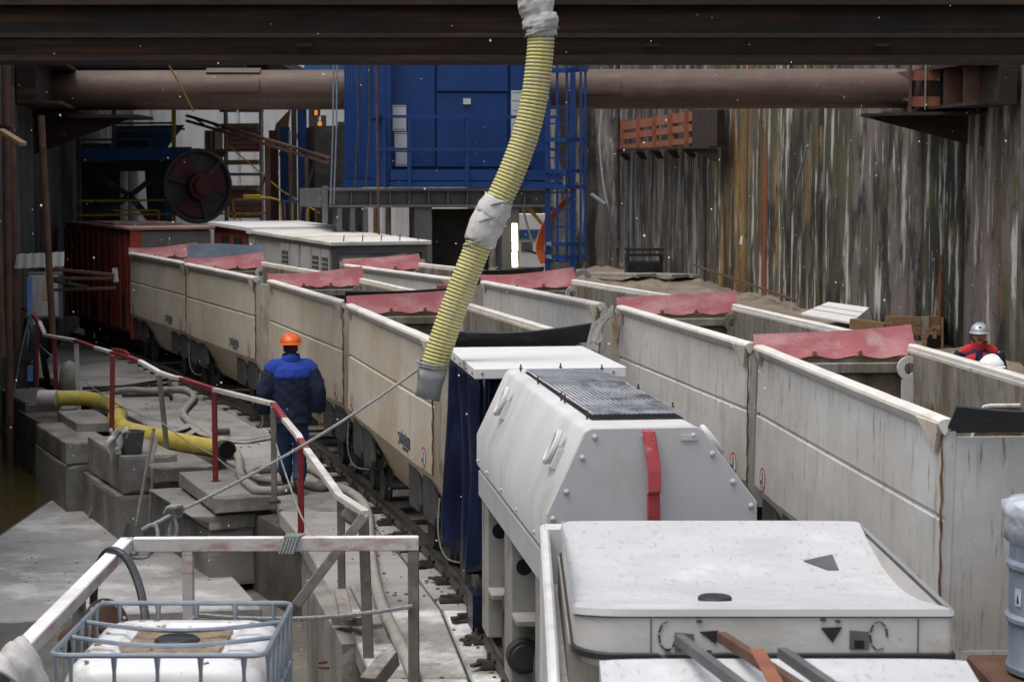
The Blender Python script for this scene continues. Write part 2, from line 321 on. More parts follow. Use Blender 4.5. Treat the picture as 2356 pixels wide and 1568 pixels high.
K['royal'] = mat('royal_blue_cloth', (.018,.055,.36), .85, var=.15, scale=4, bump=.4, bscale=25)
K['jeans'] = mat('blue_work_trousers', (.025,.06,.14), .9, var=.25, scale=4, bump=.4, bscale=25)
K['boot'] = mat('dark_boot', (.018,.02,.024), .6, var=.3, scale=6, stains=(((.14,.13,.12), (8,8,8), .52, .68, .6),))
K['skin'] = mat('skin', (.42,.23,.165), .6, var=.08, scale=8, bump=.05)
K['hair'] = mat('dark_hair', (.035,.025,.02), .8, var=.3, scale=20)
K['helmet'] = mat('orange_helmet', (.78,.135,.015), .35, var=.05, bump=0, spec=.5)
K['silver'] = mat('silver_helmet', (.42,.46,.50), .3, .4, var=.08, bump=0)
K['whitehat'] = mat('white_helmet', (.82,.84,.86), .35, var=.04, bump=0)
K['redcloth'] = mat('red_cloth', (.50,.02,.025), .85, var=.15, scale=4, bump=.3)
K['reflect'] = mat('reflective_tape', (.42,.43,.42), .5, var=.1, bump=0)
K['snowflake'] = mat('snow', (.85,.87,.9), .8, var=.02, bump=0)
BLK, WHT_, OCH, MOS, RST, MAU = (.010,.010,.008), (.46,.45,.42), (.27,.16,.035), (.065,.072,.02), (.20,.05,.014), (.18,.15,.142)
def wallmat(nm, base, st): return mat(nm, base, .85, var=.22, scale=.9, bump=.7, bscale=14, stains=st)
FINE = (((.015,.015,.012), (9,9,3), .60, .67, .75), (WHT_, (8,8,.5), .615, .66, .8))
K['wall_grey'] = wallmat('wall_grey_black_streaks', (.14,.132,.125), (((.035,.033,.028), (1.1,1.1,.10), .42, .53, .93), ((.28,.27,.255), (2.4,2.4,.22), .55, .62, .85), (BLK, (1.8,1.8,.3), .50, .57, .9), (RST, (.8,.8,.06), .64, .68, .8))+FINE)
K['wall_ochre'] = wallmat('wall_ochre_streaks', (.075,.064,.038), (((.05,.048,.022), (1.0,1.0,.12), .45, .55, .9), (OCH, (.9,.9,.09), .54, .63, .75), (RST, (.9,.9,.07), .54, .61, .9), (WHT_, (2.4,2.4,.26), .55, .61, .85), (BLK, (1.5,1.5,.3), .53, .59, .9))+FINE)
K['wall_olive'] = wallmat('wall_olive_streaks', (.08,.073,.045), (((.035,.034,.02), (.9,.9,.14), .42, .54, .93), (MOS, (1.1,1.1,.25), .54, .64, .8), (OCH, (1.2,1.2,.10), .57, .64, .8), (WHT_, (2.4,2.4,.26), .545, .605, .88), (RST, (1,1,.08), .63, .68, .9), (BLK, (1.4,1.4,.35), .53, .59, .93))+FINE)
K['wall_clean'] = wallmat('wall_mauve_concrete', (.135,.113,.106), (((.12,.10,.09), (1.2,1.2,.2), .44, .60, .9), ((.05,.05,.03), (.9,.9,.22), .52, .61, .9), (MOS, (1.4,1.4,.6), .57, .66, .8), (WHT_, (2.2,2.2,.3), .56, .62, .8), (BLK, (1.4,1.4,.4), .51, .58, .93), (RST, (1.2,1.2,.1), .64, .68, .8))+FINE)
K['wall_moss'] = wallmat('wall_black_moss', (.05,.052,.024), ((BLK, (.9,.9,.25), .44, .56, .9), (MOS, (1.3,1.3,.5), .52, .62, .85), (MAU, (.9,.9,.35), .58, .63, .8), (WHT_, (2.2,2.2,.3), .555, .615, .85))+FINE)
K['wall'] = K['wall_olive']
K['walldark'] = mat('dark_pit_wall', (.085,.08,.075), .85, var=.3, scale=1.1, bump=.5, bscale=14, stains=(((.025,.024,.022), (1.5,1.5,.10), .46, .60, .9), ((.22,.21,.20), (6,6,.2), .60, .72, .6)))
K['wallback'] = mat('pale_end_wall', (.50,.50,.50), .8, var=.12, scale=1, bump=.3, stains=(((.28,.27,.25), (1.2,1.2,.2), .5, .68, .7), ((.30,.22,.10), (2.5,2.5,.12), .6, .72, .7)))
K['steelstrip'] = mat('rust_streaked_strip', (.17,.06,.025), .8, var=.3, scale=3, bump=.4, stretch=(3,3,.5), stains=(((.06,.03,.02), (8,8,.7), .5, .65, .7),))
K['reelred'] = mat('dark_reel_red', (.07,.012,.016), .6, var=.3, scale=3)
K['weld'] = mat('rusty_weld', (.13,.065,.03), .8, var=.4, scale=14, stains=(((.35,.25,.12), (20,20,8), .5, .65, .7),))
K['frameshade'] = mat('shaded_frame_paint', (.30,.295,.275), .6, var=.15, scale=3, stains=(((.14,.13,.11), (3,3,3), .48, .64, .8), ((.40,.39,.37), (7,7,7), .56, .7, .5)))  # darker than the loco paint: shade under the hood put into the colour
K['sleeve'] = mat('grey_plastic_sleeve', (.36,.37,.38), .5, var=.2, scale=5, bump=.4, bscale=14)
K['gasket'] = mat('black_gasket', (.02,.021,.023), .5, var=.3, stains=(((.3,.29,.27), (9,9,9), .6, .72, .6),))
# ------------------------------------------------------------------ the setting: pit floor, deck, water, walls
def struct(name, mb, m, parent=None, **k):
    o = build(name, mb, m, parent, **k)
    if parent is None: o['kind'] = 'structure'
    return o
g = MB()
def floor_z(x, y):
    return -1.05 + .05*math.sin(x*1.3+y*.7)*math.sin(y*.9-x*.4)
g.sheet(lambda u, v: (-14+28*u, -9+95*v, floor_z(-14+28*u, -9+95*v)), 56, 120, .4)
struct('ground', g, K['ground'], smooth='all')
g = MB(); g.box((-150,-150,-2.2), (150,150,-1.6)); struct('terrain', g, K['mud'])
g = MB(); g.sheet(lambda u, v: (-10.4+4.0*u, 24+11.5*v, -.88), 6, 20, .05); struct('water', g, K['water'])
apron = MB()
AX = [(-6.6,19.85),(-5.0,19.75),(-4.3,20.1),(-2.6,20.4),(-3.3,22.6),(-4.6,25.5),(-5.6,27.8),(-6.55,28.6),(-6.45,26.8),(-6.6,24.6)]
apron.prism([(x, y, -1.04) for x, y in AX], (0,0,.14))
struct('apron', apron, K['apron'], bevel=.015)

LEDGE = [(3,-.75),(7,-.8),(10,-.9),(13.9,-1.016),(16.2,-1.41),(19.4,-2.08),(21.1,-2.5),(23.1,-2.8),(25.3,-3.75),(27.5,-4.8),(30.5,-6.05),(32,-6.75),(35.6,-8.3),(39,-9.2),(44,-10.0),(50,-10.8)]
def lerp_tab(tab, y):
    if y <= tab[0][0]: return tab[0][1]
    for (a, p), (b, q) in zip(tab, tab[1:]):
        if y <= b: return p + (q-p)*(y-a)/(b-a)
    return tab[-1][1]
# track centre lines (left and right), from near to far
TL = [V((1.62,5.0,0)),V((1.35,7.0,0)),V((1.05,9.2,0)),V((.79,11.1,0)),V((.31,14.7,0)),V((-.02,17.1,0)),V((-1.17,22.2,0)),V((-2.72,27.8,0)),V((-4.83,33.5,0)),V((-6.75,38.6,0)),V((-9.6,45.2,0))]
TR = [V((3.4,5.0,0)),V((3.3,8.0,0)),V((3.11,11.26,0)),V((2.69,16.45,0)),V((1.83,22.0,0)),V((.28,27.4,0)),V((-1.75,33.0,0)),V((-3.2,36.2,0)),V((-6.0,42.0,0))]
SL, SR = spline(TL, 8), spline(TR, 8)
LTAB = [(q.y, q.x) for q in SL]; RTAB = [(q.y, q.x) for q in SR]
bed = MB()
st = [3+1.0*i for i in range(48)]
bed.loft([[(lerp_tab(LEDGE,y)+.28,y,-1.3),(lerp_tab(RTAB,y)+1.6,y,-1.3),(lerp_tab(RTAB,y)+1.6,y,-.19),(lerp_tab(LEDGE,y)+.28,y,-.19)] for y in st])
deck = struct('walkway', bed, K['darkconc'])
st = [3,5.2,7.6,9.9,12.0,13.9,16.2,18.2,19.4,21.1,23.1,25.3,27.5,30.5,33,36,39.5,44,50]
for i, (y0, y1) in enumerate(zip(st, st[1:])):
    m = K['decksnow'] if y0 < 16 else K['deck']
    cols = [lambda y: lerp_tab(LEDGE, y), lambda y: lerp_tab(LTAB, y)-.72, lambda y: lerp_tab(LTAB, y)+.72, lambda y: lerp_tab(RTAB, y)-.72, lambda y: lerp_tab(RTAB, y)+1.7]
    for k in range(4):
        dz = rnd.uniform(-.012, .004)
        a = .012
        p = MB().prism([(cols[k](y0)+a, y0+a, -.17), (cols[k+1](y0)-a, y0+a, -.17), (cols[k+1](y1)-a, y1-a, -.17), (cols[k](y1)+a, y1-a, -.17)], (0,0,.17+dz))
        build('slab', p, m, deck, bevel=.012)
# mud bank along the right wall
def bank_z(x, y):
    xr = lerp_tab(RTAB, y)+1.3
    t = max(0, min(1, (x-xr)/4.0))
    return -.22 + .30*t*max(0, min(1, (y-24)/8)) + .25*max(0, min(1, (y-36)/20)) + .10*math.sin(x*2.1+y*1.3)*math.sin(y*1.7-x)*t + .05*math.sin(x*5+y*4)*t
WX = lambda y: 9.08-.13*(y-40.5)                # right wall line
WL = lambda y: -9.66-.13*(y-40.5)               # left wall line
g = MB(); g.sheet(lambda u, v: (lerp_tab(RTAB, 2+77*v)+1.3 + u*(WX(2+77*v)+.3-lerp_tab(RTAB, 2+77*v)-1.3), 2+77*v, bank_z(lerp_tab(RTAB, 2+77*v)+1.3 + u*(WX(2+77*v)+.3-lerp_tab(RTAB, 2+77*v)-1.3), 2+77*v)), 24, 140, .9)
struct('mud_bank', g, K['mud'], smooth='all')

def pit_wall(name, label, p0, p1, z0, z1, m, seg, parts=True, relief=.04, seed=1):
    p0, p1 = V(p0), V(p1); d = p1-p0; L = d.length; rz = math.atan2(d.y, d.x)
    w = thing(name, label, 'wall', (p0.x, p0.y, 0), rz)
    r = random.Random(seed); s = 0
    while s < L-.01:
        e = min(L, s+seg*r.uniform(.85, 1.15)); 
        if L-e < seg*.4: e = L
        ph = r.uniform(0, 9); off = r.uniform(-.03, .03); n = max(4, int((e-s)/.16)) if parts else 4
        hs = [r.uniform(-1, 1) for _ in range(n+3)]
        def fn(u, v, s=s, e=e, off=off, hs=hs, n=n, ph=ph):
            x = s+.008+(e-s-.016)*u
            k = hs[int(u*n)]; edge = .03*max(0, 1-min(u, 1-u)*(e-s)/.08)
            return (x, off + relief*.22*k*(.6+.4*math.sin(v*7+ph+k*3)) + relief*.5*math.sin(x*3.1+ph) - edge, z0+(z1-z0)*v)
        mb = MB().sheet(fn, n, 14 if parts else 2, -.6)
        if name == 'retaining_wall' and parts and p0.x > 0:
            dmid = p0.y+(s+e)/2*d.y/L; m = K['wall_clean'] if dmid < 40 else K['wall_moss'] if dmid < 43.3 else K['wall_clean'] if dmid < 47.3 else K['wall_olive'] if dmid < 54.5 else K['wall_ochre'] if dmid < 62.5 else K['wall_grey']
        o = build('panel', mb, K['wall_grey'] if name == 'end_wall' and parts and s < 5 else m, w, local=True, smooth='all' if parts else False)
        s = e
    return w
rw = pit_wall('retaining_wall', 'tall stained concrete pit wall on the right with moss and rust streaks', (WX(30),30,0), (WX(80),80,0), -1.2, 8.4, K['wall'], 2.7, seed=5)
for s, zt, wd in ((11.6,2.0,.26),(28.8,1.6,.42)):
    build('rust_strip', MB().sheet(lambda u, v: (s+wd*((u-.5)*(1-v)**.35+.06*math.sin(v*9+s)), .045+.008*math.sin(v*23+u*3)-.03*v**3, -.6+(zt+.6)*v), 4, 14, -.1), K['steelstrip'], rw, local=True)
def far_panel(w, s0, s1, z1, m): build('panel', MB().sheet(lambda u, v: (s0+.01+(s1-s0-.02)*u, .03, -1.2+(z1+1.2)*v), 8, 2, -.6), m, w, local=True)
for k in range(3): far_panel(rw, -13.1*(k+1), -13.1*k, 6.5, K['wall_clean'])
lw_ = pit_wall('retaining_wall', 'dark damp pit wall behind the rusty poles on the left', (WL(80),80,0), (WL(26),26,0), -1.2, 8.4, K['walldark'], 2.7, seed=7)
_L = (V((WL(80),80,0))-V((WL(26),26,0))).length
for k in range(3): far_panel(lw_, _L+11.8*k, _L+11.8*(k+1), 5.0, K['walldark'])
pit_wall('end_wall', 'pale concrete end wall far behind the scaffolding', (4,74,0), (-17,74,0), -1.2, 8.6, K['wallback'], 3.0, seed=9)
db = MB(); rd = random.Random(31)
for k in range(520):
    y = 11+25*rd.random()**1.3; x0, x1 = lerp_tab(LEDGE, y)+.1, lerp_tab(LTAB, y)-.3
    x = x0+(x1-x0)*(rd.random() if k % 3 else 1-.25*rd.random()); r = rd.uniform(.007,.024)
    db.ball((x,y,-.004), r, 5, 3, (1,rd.uniform(.7,1.8),.5))
for k in range(120):
    x, y = rd.uniform(-6,-2.6), rd.uniform(20.4,27)
    if x < -5.9+(y-20)*0 and y > 26: continue
    db.ball((x,y,-.9), rd.uniform(.006,.02), 5, 3, (1,rd.uniform(.7,1.8),.5))
o = build('debris', db, K['mud']); o['kind'] = 'stuff'; tag(o, 'small crumbs of dirt and gravel scattered on the walkway', 'debris')
# ------------------------------------------------------------------ rails on the deck
def track(label, sp, ymax):
    t = thing('rail_track', label, 'track', sp[0], 0, 'narrow gauge tracks in the pit')
    pts = [q for q in sp if q.y < ymax]
    prof = [(-.055,.02),(.055,.02),(.055,.032),(.012,.05),(.012,.11),(.032,.122),(.032,.15),(-.032,.15),(-.032,.122),(-.012,.11),(-.012,.05),(-.055,.032)]
    for sgn in (-1, 1):
        mb = MB(); rings = []
        for i, q in enumerate(pts):
            tn = (pts[min(i+1,len(pts)-1)]-pts[max(i-1,0)]).normalized(); r = V((tn.y,-tn.x,0))
            rings.append([q + r*(sgn*.45+a) + V((0,0,b)) for a, b in prof])
        mb.loft(rings); build('rail', mb, K['steelrail'], t)
    dist = 0; last = 0
    for a, b in zip(pts, pts[1:]):
        seg = (b-a).length; tn = (b-a).normalized(); r = V((tn.y,-tn.x,0))
        while last <= dist+seg:
            q = a + tn*(last-dist)
            j = rnd.uniform(-.06,.06)
            build('sleeper', MB().bar(q-r*(.66+j)+V((0,0,.012)), q+r*(.66-j)+V((0,0,.012)), .12, .024), K['steelrail'], t)
            if q.y < 30:
                for sgn in (-1, 1):
                    c = q + r*(sgn*.56); w = rnd.uniform(-.4,.4)
                    mb = MB().obox(c+V((0,0,.026)), .13, .07, .03, w); mb.tube([c+V((.02,0,.05)), c+V((.02,0,.11))], .014, 6)
                    mb.obox(q+r*(sgn*.63)+V((0,rnd.uniform(-.08,.08),.022)), rnd.uniform(.06,.11), .04, .02, rnd.uniform(-1,1))
                    build('rail_clip', mb, K['steelrail'], t)
            last += .78
        dist += seg
    return t
track('left narrow gauge track under the white locomotive and the nearer row of wagons', SL, 46)
track('right narrow gauge track under the farther row of wagons along the pit wall', SR, 42)
# ------------------------------------------------------------------ muck wagons
WLEN, WWID = 5.2, 1.44
def text_mesh(s, size, width=1.0):
    cu = bpy.data.curves.new('text', 'FONT'); cu.body = s; cu.size = size; cu.extrude = .0015; cu.offset = size*.022; cu.space_character = .98
    cu.resolution_u = 2
    o = bpy.data.objects.new('text', cu); COL.objects.link(o); bpy.context.view_layer.update()
    dg = bpy.context.evaluated_depsgraph_get(); me = bpy.data.meshes.new_from_object(o.evaluated_get(dg))
    mb = MB().add([V((v.co.x*width, v.co.y, v.co.z)) for v in me.vertices], [tuple(p.vertices) for p in me.polygons])
    bpy.data.objects.remove(o); bpy.data.curves.remove(cu); return mb
LOGO = text_mesh('MÜHLHÄUSER', .150, .58); LOGO2 = text_mesh('www.muehlhaeuser.de', .05, .7)
# print plane for the left side of a wagon: local x runs from far to near, faces -x
def side_print(mb, y, z, x=.036): return mb.xf(Matrix(((0,0,-1,x),(-1,0,0,y),(0,1,0,z),(0,0,0,1))))
def ringmesh(r0, r1, n=24, th=.003):
    mb = MB(); rings = []
    for k in range(n+1):
        a = 2*math.pi*k/n; c, s = math.cos(a), math.sin(a)
        rings.append([(c*r0,s*r0,0),(c*r1,s*r1,0),(c*r1,s*r1,th),(c*r0,s*r0,th)])
    return mb.loft(rings, cap=False)
def make_wagon(label, paint, seed):
    r = random.Random(seed)
    t = thing('muck_wagon', label, 'wagon', group='muck wagons standing on the two tracks')
    def sec(zb, zs, ins):
        hw = WWID
        o = [(.07,2.12),(.055,1.615),(.068,1.607),(.068,1.585),(.052,1.577),(.04,zs),(ins,zb)]
        out = o + [(hw-x, z) for x, z in reversed(o)]
        i = [(hw-.125,2.12),(hw-.10,zs+.01),(hw-ins-.03,zb+.05),(ins+.03,zb+.05),(.10,zs+.01),(.125,2.12)]
        return out + i
    b = MB(); stn = [(.0,.78,1.0,.15),(.85,.74,.98,.18),(1.35,.42,.98,.36),(WLEN/2,.40,.98,.38),(WLEN-1.35,.42,.98,.36),(WLEN-.85,.74,.98,.18),(WLEN,.78,1.0,.15)]
    b.loft([[(x, y, z) for x, z in sec(zb, zs, ins)] for y, zb, zs, ins in stn])
    build('body', b, paint, t, local=True)
    liner = MB()                                                    # mucky inside faces
    liner.loft([[(x, y, z) for x, z in [(.127,2.10),(.103,.99),(.30,.86),(WWID-.30,.86),(WWID-.103,.99),(WWID-.127,2.10),(WWID-.133,2.10),(WWID-.11,1.0),(WWID-.31,.875),(.31,.875),(.11,1.0),(.133,2.10)]] for y in (.06, WLEN-.06)])
    build('liner', liner, K['inner'], t, local=True)
    for y, nm in ((.005, 0), (WLEN-.05, 1)):
        e = MB().prism([(.075,y,2.06),(.05,y,1.0),(.17,y,.80),(WWID-.17,y,.80),(WWID-.05,y,1.0),(WWID-.075,y,2.06)], (0,.045,0))
        build('end_panel', e, (K['greyed'] if seed == 5 else K['gusset']) if nm == 0 else K['muckwall'], t, local=True, bevel=.006)
    build('end_seam', MB().box((1.0,-.004,1.0),(1.012,.006,2.04)), K['weld'], t, local=True)
    e = MB().box((.13,WLEN-.10,1.93),(WWID-.13,WLEN-.053,2.02)); e.box((.48,WLEN-.075,.9),(.9,WLEN-.053,1.75)); build('end_stiffener', e, K['inner'], t, local=True, bevel=.01)
    for sgn in (0, 1):
        dents = [(r.uniform(-.002,.002), r.uniform(-.002,.001)) for _ in range(15)]
        mx = (lambda x: x) if sgn == 0 else (lambda x: WWID-x)
        prof = [(.060,2.072),(.036,2.10),(.020,2.132),(.024,2.152),(.044,2.165),(.098,2.168),(.115,2.155),(.115,2.12),(.075,2.10)]
        rm = MB(); rm.loft([[(mx(x+dents[i][0]*(z > 2.1)), y, z+dents[i][1]*(z > 2.11)) for x, z in prof] for i, y in enumerate([-.01] + [WLEN*k/14 for k in range(1,14)] + [WLEN+.01])])
        build('rim', rm, K['rim'], t, local=True, smooth=True)
        for y0, dr in ((-.008, 1), (WLEN+.008, -1)):
            gs = MB(); L = .46 if dr == 1 else .2
            gs.prism([(mx(.016),y0,2.145),(mx(.016),y0+dr*L,2.135),(mx(.042),y0+dr*.15,1.955 if dr == 1 else 2.0)], (.03 if sgn == 0 else -.03, 0, 0))
            build('gusset', gs, K['gusset'], t, local=True, bevel=.005)
    wd = MB().tube([(.045-.004*math.sin(k*2.1),-.001,.99+.0655*k) for k in range(17)], [.006+.004*r.random() for k in range(17)], 6)
    build('weld_seam', wd, K['weld'], t, local=True)
    # lifting eyes inside the far end
    for x in (.16, WWID-.16):
        s = -1 if x < .5 else 1
        lg = MB(); n = 14; rg = []
        for k in range(n+1):
            a = 2*math.pi*k/n; rg.append([(x+.10*math.cos(a)*s*-1, WLEN-.20, 1.98+.10*math.sin(a)),(x+.042*math.cos(a)*s*-1, WLEN-.20, 1.98+.05*math.sin(a)),(x+.042*math.cos(a)*s*-1, WLEN-.17, 1.98+.05*math.sin(a)),(x+.10*math.cos(a)*s*-1, WLEN-.17, 1.98+.10*math.sin(a))])
        lg.loft(rg, cap=False); lg.box((x-.06,WLEN-.199,1.3),(x+.06,WLEN-.171,1.89)); build('lifting_eye', lg, K['greyed'] if seed % 2 else K['inner'], t, local=True)
    # cross baffle with raised horns, caked with muck
    yb = 2.35; n = 28; top = []
    for k in range(n+1):
        x = .13+(WWID-.26)*k/n; e = min(x-.13, WWID-.13-x); h = 1.60 + .36*(1 if e < .24 else max(0, .5+.5*math.cos(math.pi*min(1, (e-.24)/.16))))
        top.append((x, yb, h))
    build('baffle', MB().prism([(.13,yb,.9)]+top+[(WWID-.13,yb,.9)], (0,.04,0)), K['muck'], t, local=True)
    edge = MB().tube([V(q)+V((0,.02,.006)) for q in top], .016, 6); build('baffle_edge', edge, K['greyed'], t, local=True)
    hs = [[r.uniform(-.035,.035) for _ in range(30)] for _ in range(30)]
    mk = MB().sheet(lambda u, v: (.16+(WWID-.32)*u, .10+(WLEN-.2)*v, 1.20+.16*math.cos((u-.5)*3)+.10*math.sin(v*9+seed)+hs[int(u*14)][int(v*28)]), 14, 28, .04)
    build('muck_load', mk, K['muck'], t, local=True, smooth='all')['kind'] = 'stuff'
    mc = MB(); n = 9
    for k in range(26):
        a = r.choice((0,1)); c = V((.135 if a == 0 else WWID-.135, r.uniform(.3,WLEN-.3), r.uniform(1.25,1.75)))
        mc.ball(c, r.uniform(.05,.14), 7, 5, (.25, r.uniform(.8,1.5), r.uniform(.6,1.1)))
    for k in range(16): mc.ball((r.uniform(.2,WWID-.2), WLEN-.055, r.uniform(1.2,1.8)), r.uniform(.05,.15), 7, 5, (1,.2,.8))
    build('caked_muck', mc, K['muck'], t, local=True, smooth='all')['kind'] = 'stuff'
    # rubber flaps
    wv = r.uniform(-.012,.015); lean = r.uniform(.17,.24); sca = r.uniform(.006,.016)
    def red(u, v):
        x = .03+1.37*u+(v*(.02-.03*u)); sc = sca*math.cos(2*math.pi*(u*4-.5)+.5*math.sin(u*7+seed))*(1-v)
        return (x, WLEN-.06+lean*v, 2.065+sc+v*(.205+.08*(u-.35)+wv*math.sin(u*5))-.022*math.sin(math.pi*u)*v - .02*math.sin(math.pi*v))
    fl = build('rubber_flap', MB().sheet(red, 36, 6, .012), K['redrub'], t, local=True, smooth=True, label='red rubber flap bolted to the far end')
    for u in (.09,.36,.64,.97): build('flap_bolt', MB().tube([V(red(u,.12))+V((0,.01,.0)), V(red(u,.12))+V((0,-.026,.006))], .019, 7), K['rustbolt'], fl, local=True)
    wb = r.uniform(-.02,.03)
    def blk(u, v):
        return (.07+1.33*u+.02*v, .01-.13*v, 2.085+v*(.165+.03*u*u)-.025*math.sin(math.pi*u)*v+wb*v*math.sin(u*4))
    def blk2(u, v): return (.06+1.33*u, .02-.10*v, 2.09+.185*v+.03*u*v-.02*math.sin(math.pi*u))
    if seed in (1, 5, 2, 8): build('rubber_flap', MB().sheet(blk if seed in (1, 5) else blk2, 24, 5, .014), K['blkrub'], t, local=True, smooth=True, label='black rubber flap on the near end')
    # frame, bogies, wheels, couplings
    build('frame', MB().box((.42,.1,.42),(1.02,1.25,.70)), K['dark'], t, local=True, bevel=.01); build('frame', MB().box((.42,WLEN-1.25,.42),(1.02,WLEN-.1,.70)), K['dark'], t, local=True, bevel=.01)
    for yc in (.78, WLEN-.78):
        for sgn in (0, 1):
            mx = (lambda x: x) if sgn == 0 else (lambda x: WWID-x)
            for dy in (-.40, .36):
                pl = MB().prism([(mx(.08),yc+dy-.16,.93),(mx(.08),yc+dy+.30,.93),(mx(.08),yc+dy+.30,.58),(mx(.08),yc+dy+.24,.52),(mx(.08),yc+dy-.22,.52),(mx(.08),yc+dy-.30,.60)], (.06 if sgn == 0 else -.06,0,0))
                o = build('bogie_plate', pl, K['bogie'], t, local=True, bevel=.012)
            hb = MB().box((mx(.14),yc-.62,.50),(mx(.22),yc+.62,.62)); build('bogie_beam', hb, K['dark'], t, local=True)
            for dy in (-.38, .38):
                x = .29 if sgn == 0 else WWID-.29
                wh = MB().lathe([(.19,-.035),(.21,-.03),(.21,.0),(.175,.01),(.17,.05),(.12,.05),(.10,.035),(.05,.05),(.03,.05)], (0,0,0), 18)
                wh.xf(Matrix.Translation((x, yc+dy, .32)) @ Matrix.Rotation(math.pi/2*(-1 if sgn == 0 else 1), 4, 'Y'))
                build('wheel', wh, K['bogie'], t, local=True, smooth=True)
    cp = MB().bar((.72,-.3,.5),(.72,.3,.5),.12,.14); cp.tube([(.72,-.32,.5),(.72,-.25,.5)],.13,12); cp.bar((.72,WLEN-.3,.5),(.72,WLEN+.22,.5),.10,.12)
    build('coupling', cp, K['dark'], t, local=True)
    hz = MB()
    for k in range(3): hz.tube(spline([(.35+.12*k,.1,.75),(.33+.1*k,-.1,.45-.06*k),(.4+.1*k,-.3,.36-.05*k),(.38,-.45,.6)],5), .014, 6)
    build('brake_hose', hz, K['dark'], t, local=True)
    hz = MB().tube(spline([(.10,-.02,.80),(.08,-.06,.5),(.14,-.12,.3),(.3,-.2,.26)],6), .008, 5); build('cable', hz, K['rope'], t, local=True)
    # prints on the left side
    pb = MB().box((-.36,-.065,0),(.36,.085,.003)); pb = side_print(pb, 1.45, 1.09, .041); bgp = build('logo_panel', pb, K['logobg'], t, local=True)
    lg = MB().add([q+V((-.19,-.02,.004)) for q in LOGO.v], LOGO.f); lg.add([q+V((-.06,-.058,.004)) for q in LOGO2.v], LOGO2.f)
    lg.add([V(q) for q in [(-.34,.075,.004),(-.22,.075,.004),(-.22,-.02,.004),(-.28,-.06,.004),(-.34,-.02,.004)]], [(0,1,2,3,4)])
    build('logo', side_print(lg, 1.45, 1.09, .040), K['logo'], bgp, local=True)
    lw = MB().prism([(-.318,.05,.0055),(-.30,.05,.0055),(-.28,.015,.0055),(-.26,.05,.0055),(-.242,.05,.0055),(-.242,-.015,.0055),(-.258,-.015,.0055),(-.258,.02,.0055),(-.28,-.015,.0055),(-.302,.02,.0055),(-.302,-.015,.0055),(-.318,-.015,.0055)], (0,0,.001))
    build('emblem', side_print(lw, 1.45, 1.09, .040), K['logobg'], bgp, local=True)
    for y in (.42, WLEN-.32):
        sg = side_print(MB().disc((0,0,0),(0,0,1),.095,.003,20), y, 1.09, .042); so_ = build('warning_sign', sg, K['paper'], t, local=True)
        build('sign_ring', side_print(ringmesh(.085,.10), y, 1.09, .0405), K['signred'], so_, local=True)
        fg = MB().disc((0,.045,.004),(0,0,1),.018,.001,10); fg.box((-.016,-.02,.004),(.016,.03,.005)); fg.add([(-.016,-.02,.0045),(-.002,-.02,.0045),(-.012,-.07,.0045),(-.026,-.07,.0045)],[(0,1,2,3)]); fg.add([(.016,-.02,.0045),(.002,-.02,.0045),(.012,-.07,.0045),(.026,-.07,.0045)],[(3,2,1,0)])
        fg.add([(-.075,-.01,.0045),(-.03,-.01,.0045),(-.03,-.04,.0045),(-.075,-.04,.0045)],[(0,1,2,3)]); fg.add([(.03,-.05,.0045),(.07,-.05,.0045),(.06,-.065,.0045),(.03,-.065,.0045)],[(3,2,1,0)])
        build('sign_figure', side_print(fg, y, 1.09, .042), K['print'], so_, local=True)
    return t
def place(t, x, y, slope): t.location = (x, y, 0); t.rotation_euler = (0, 0, math.atan(slope))
place(make_wagon('white muck wagon nearest of the left row, with the yellow hose hanging before it', K['cream'], 1), -.724, 16.94, .225)
place(make_wagon('white muck wagon behind the worker in the orange helmet', K['cream'], 2), -1.96, 22.5, .290)
w3 = make_wagon('white muck wagon with a grey rubber sheet standing at its far end', K['cream'], 3); place(w3, -3.70, 28.3, .365)
place(make_wagon('white muck wagon coupled to the red locomotive', K['cream'], 4), -5.55, 33.55, .385)
place(make_wagon('white muck wagon nearest of the right row, beside the white locomotive', K['greyed'], 5), 2.393, 11.2, .081)
place(make_wagon('white muck wagon second in the right row, behind the white locomotive hood', K['greyed'], 6), 1.93, 16.58, .158)
place(make_wagon('white muck wagon third in the right row, partly behind the hanging hose', K['greyed'], 7), .93, 22.15, .276)
place(make_wagon('white muck wagon farthest of the right row, next to the grey locomotive', K['greyed'], 8), -.86, 27.9, .40)
build('rubber_sheet', MB().sheet(lambda u, v: (.1+1.28*u+.03*v, WLEN+.16+.1*v, 2.10+.36*v+.02*math.sin(u*5)), 16, 3, .012), K['greyrub'], w3, local=True, smooth=True, label='blue grey rubber sheet standing at the far end')

# ------------------------------------------------------------------ the white battery locomotive on the left track
HA = math.atan(.127); RH = Matrix.Rotation(HA, 3, 'Z')
loco = thing('battery_locomotive', 'white battery locomotive in the foreground with a mesh grille on its hood', 'locomotive', (.79, 11.08, 0), HA)
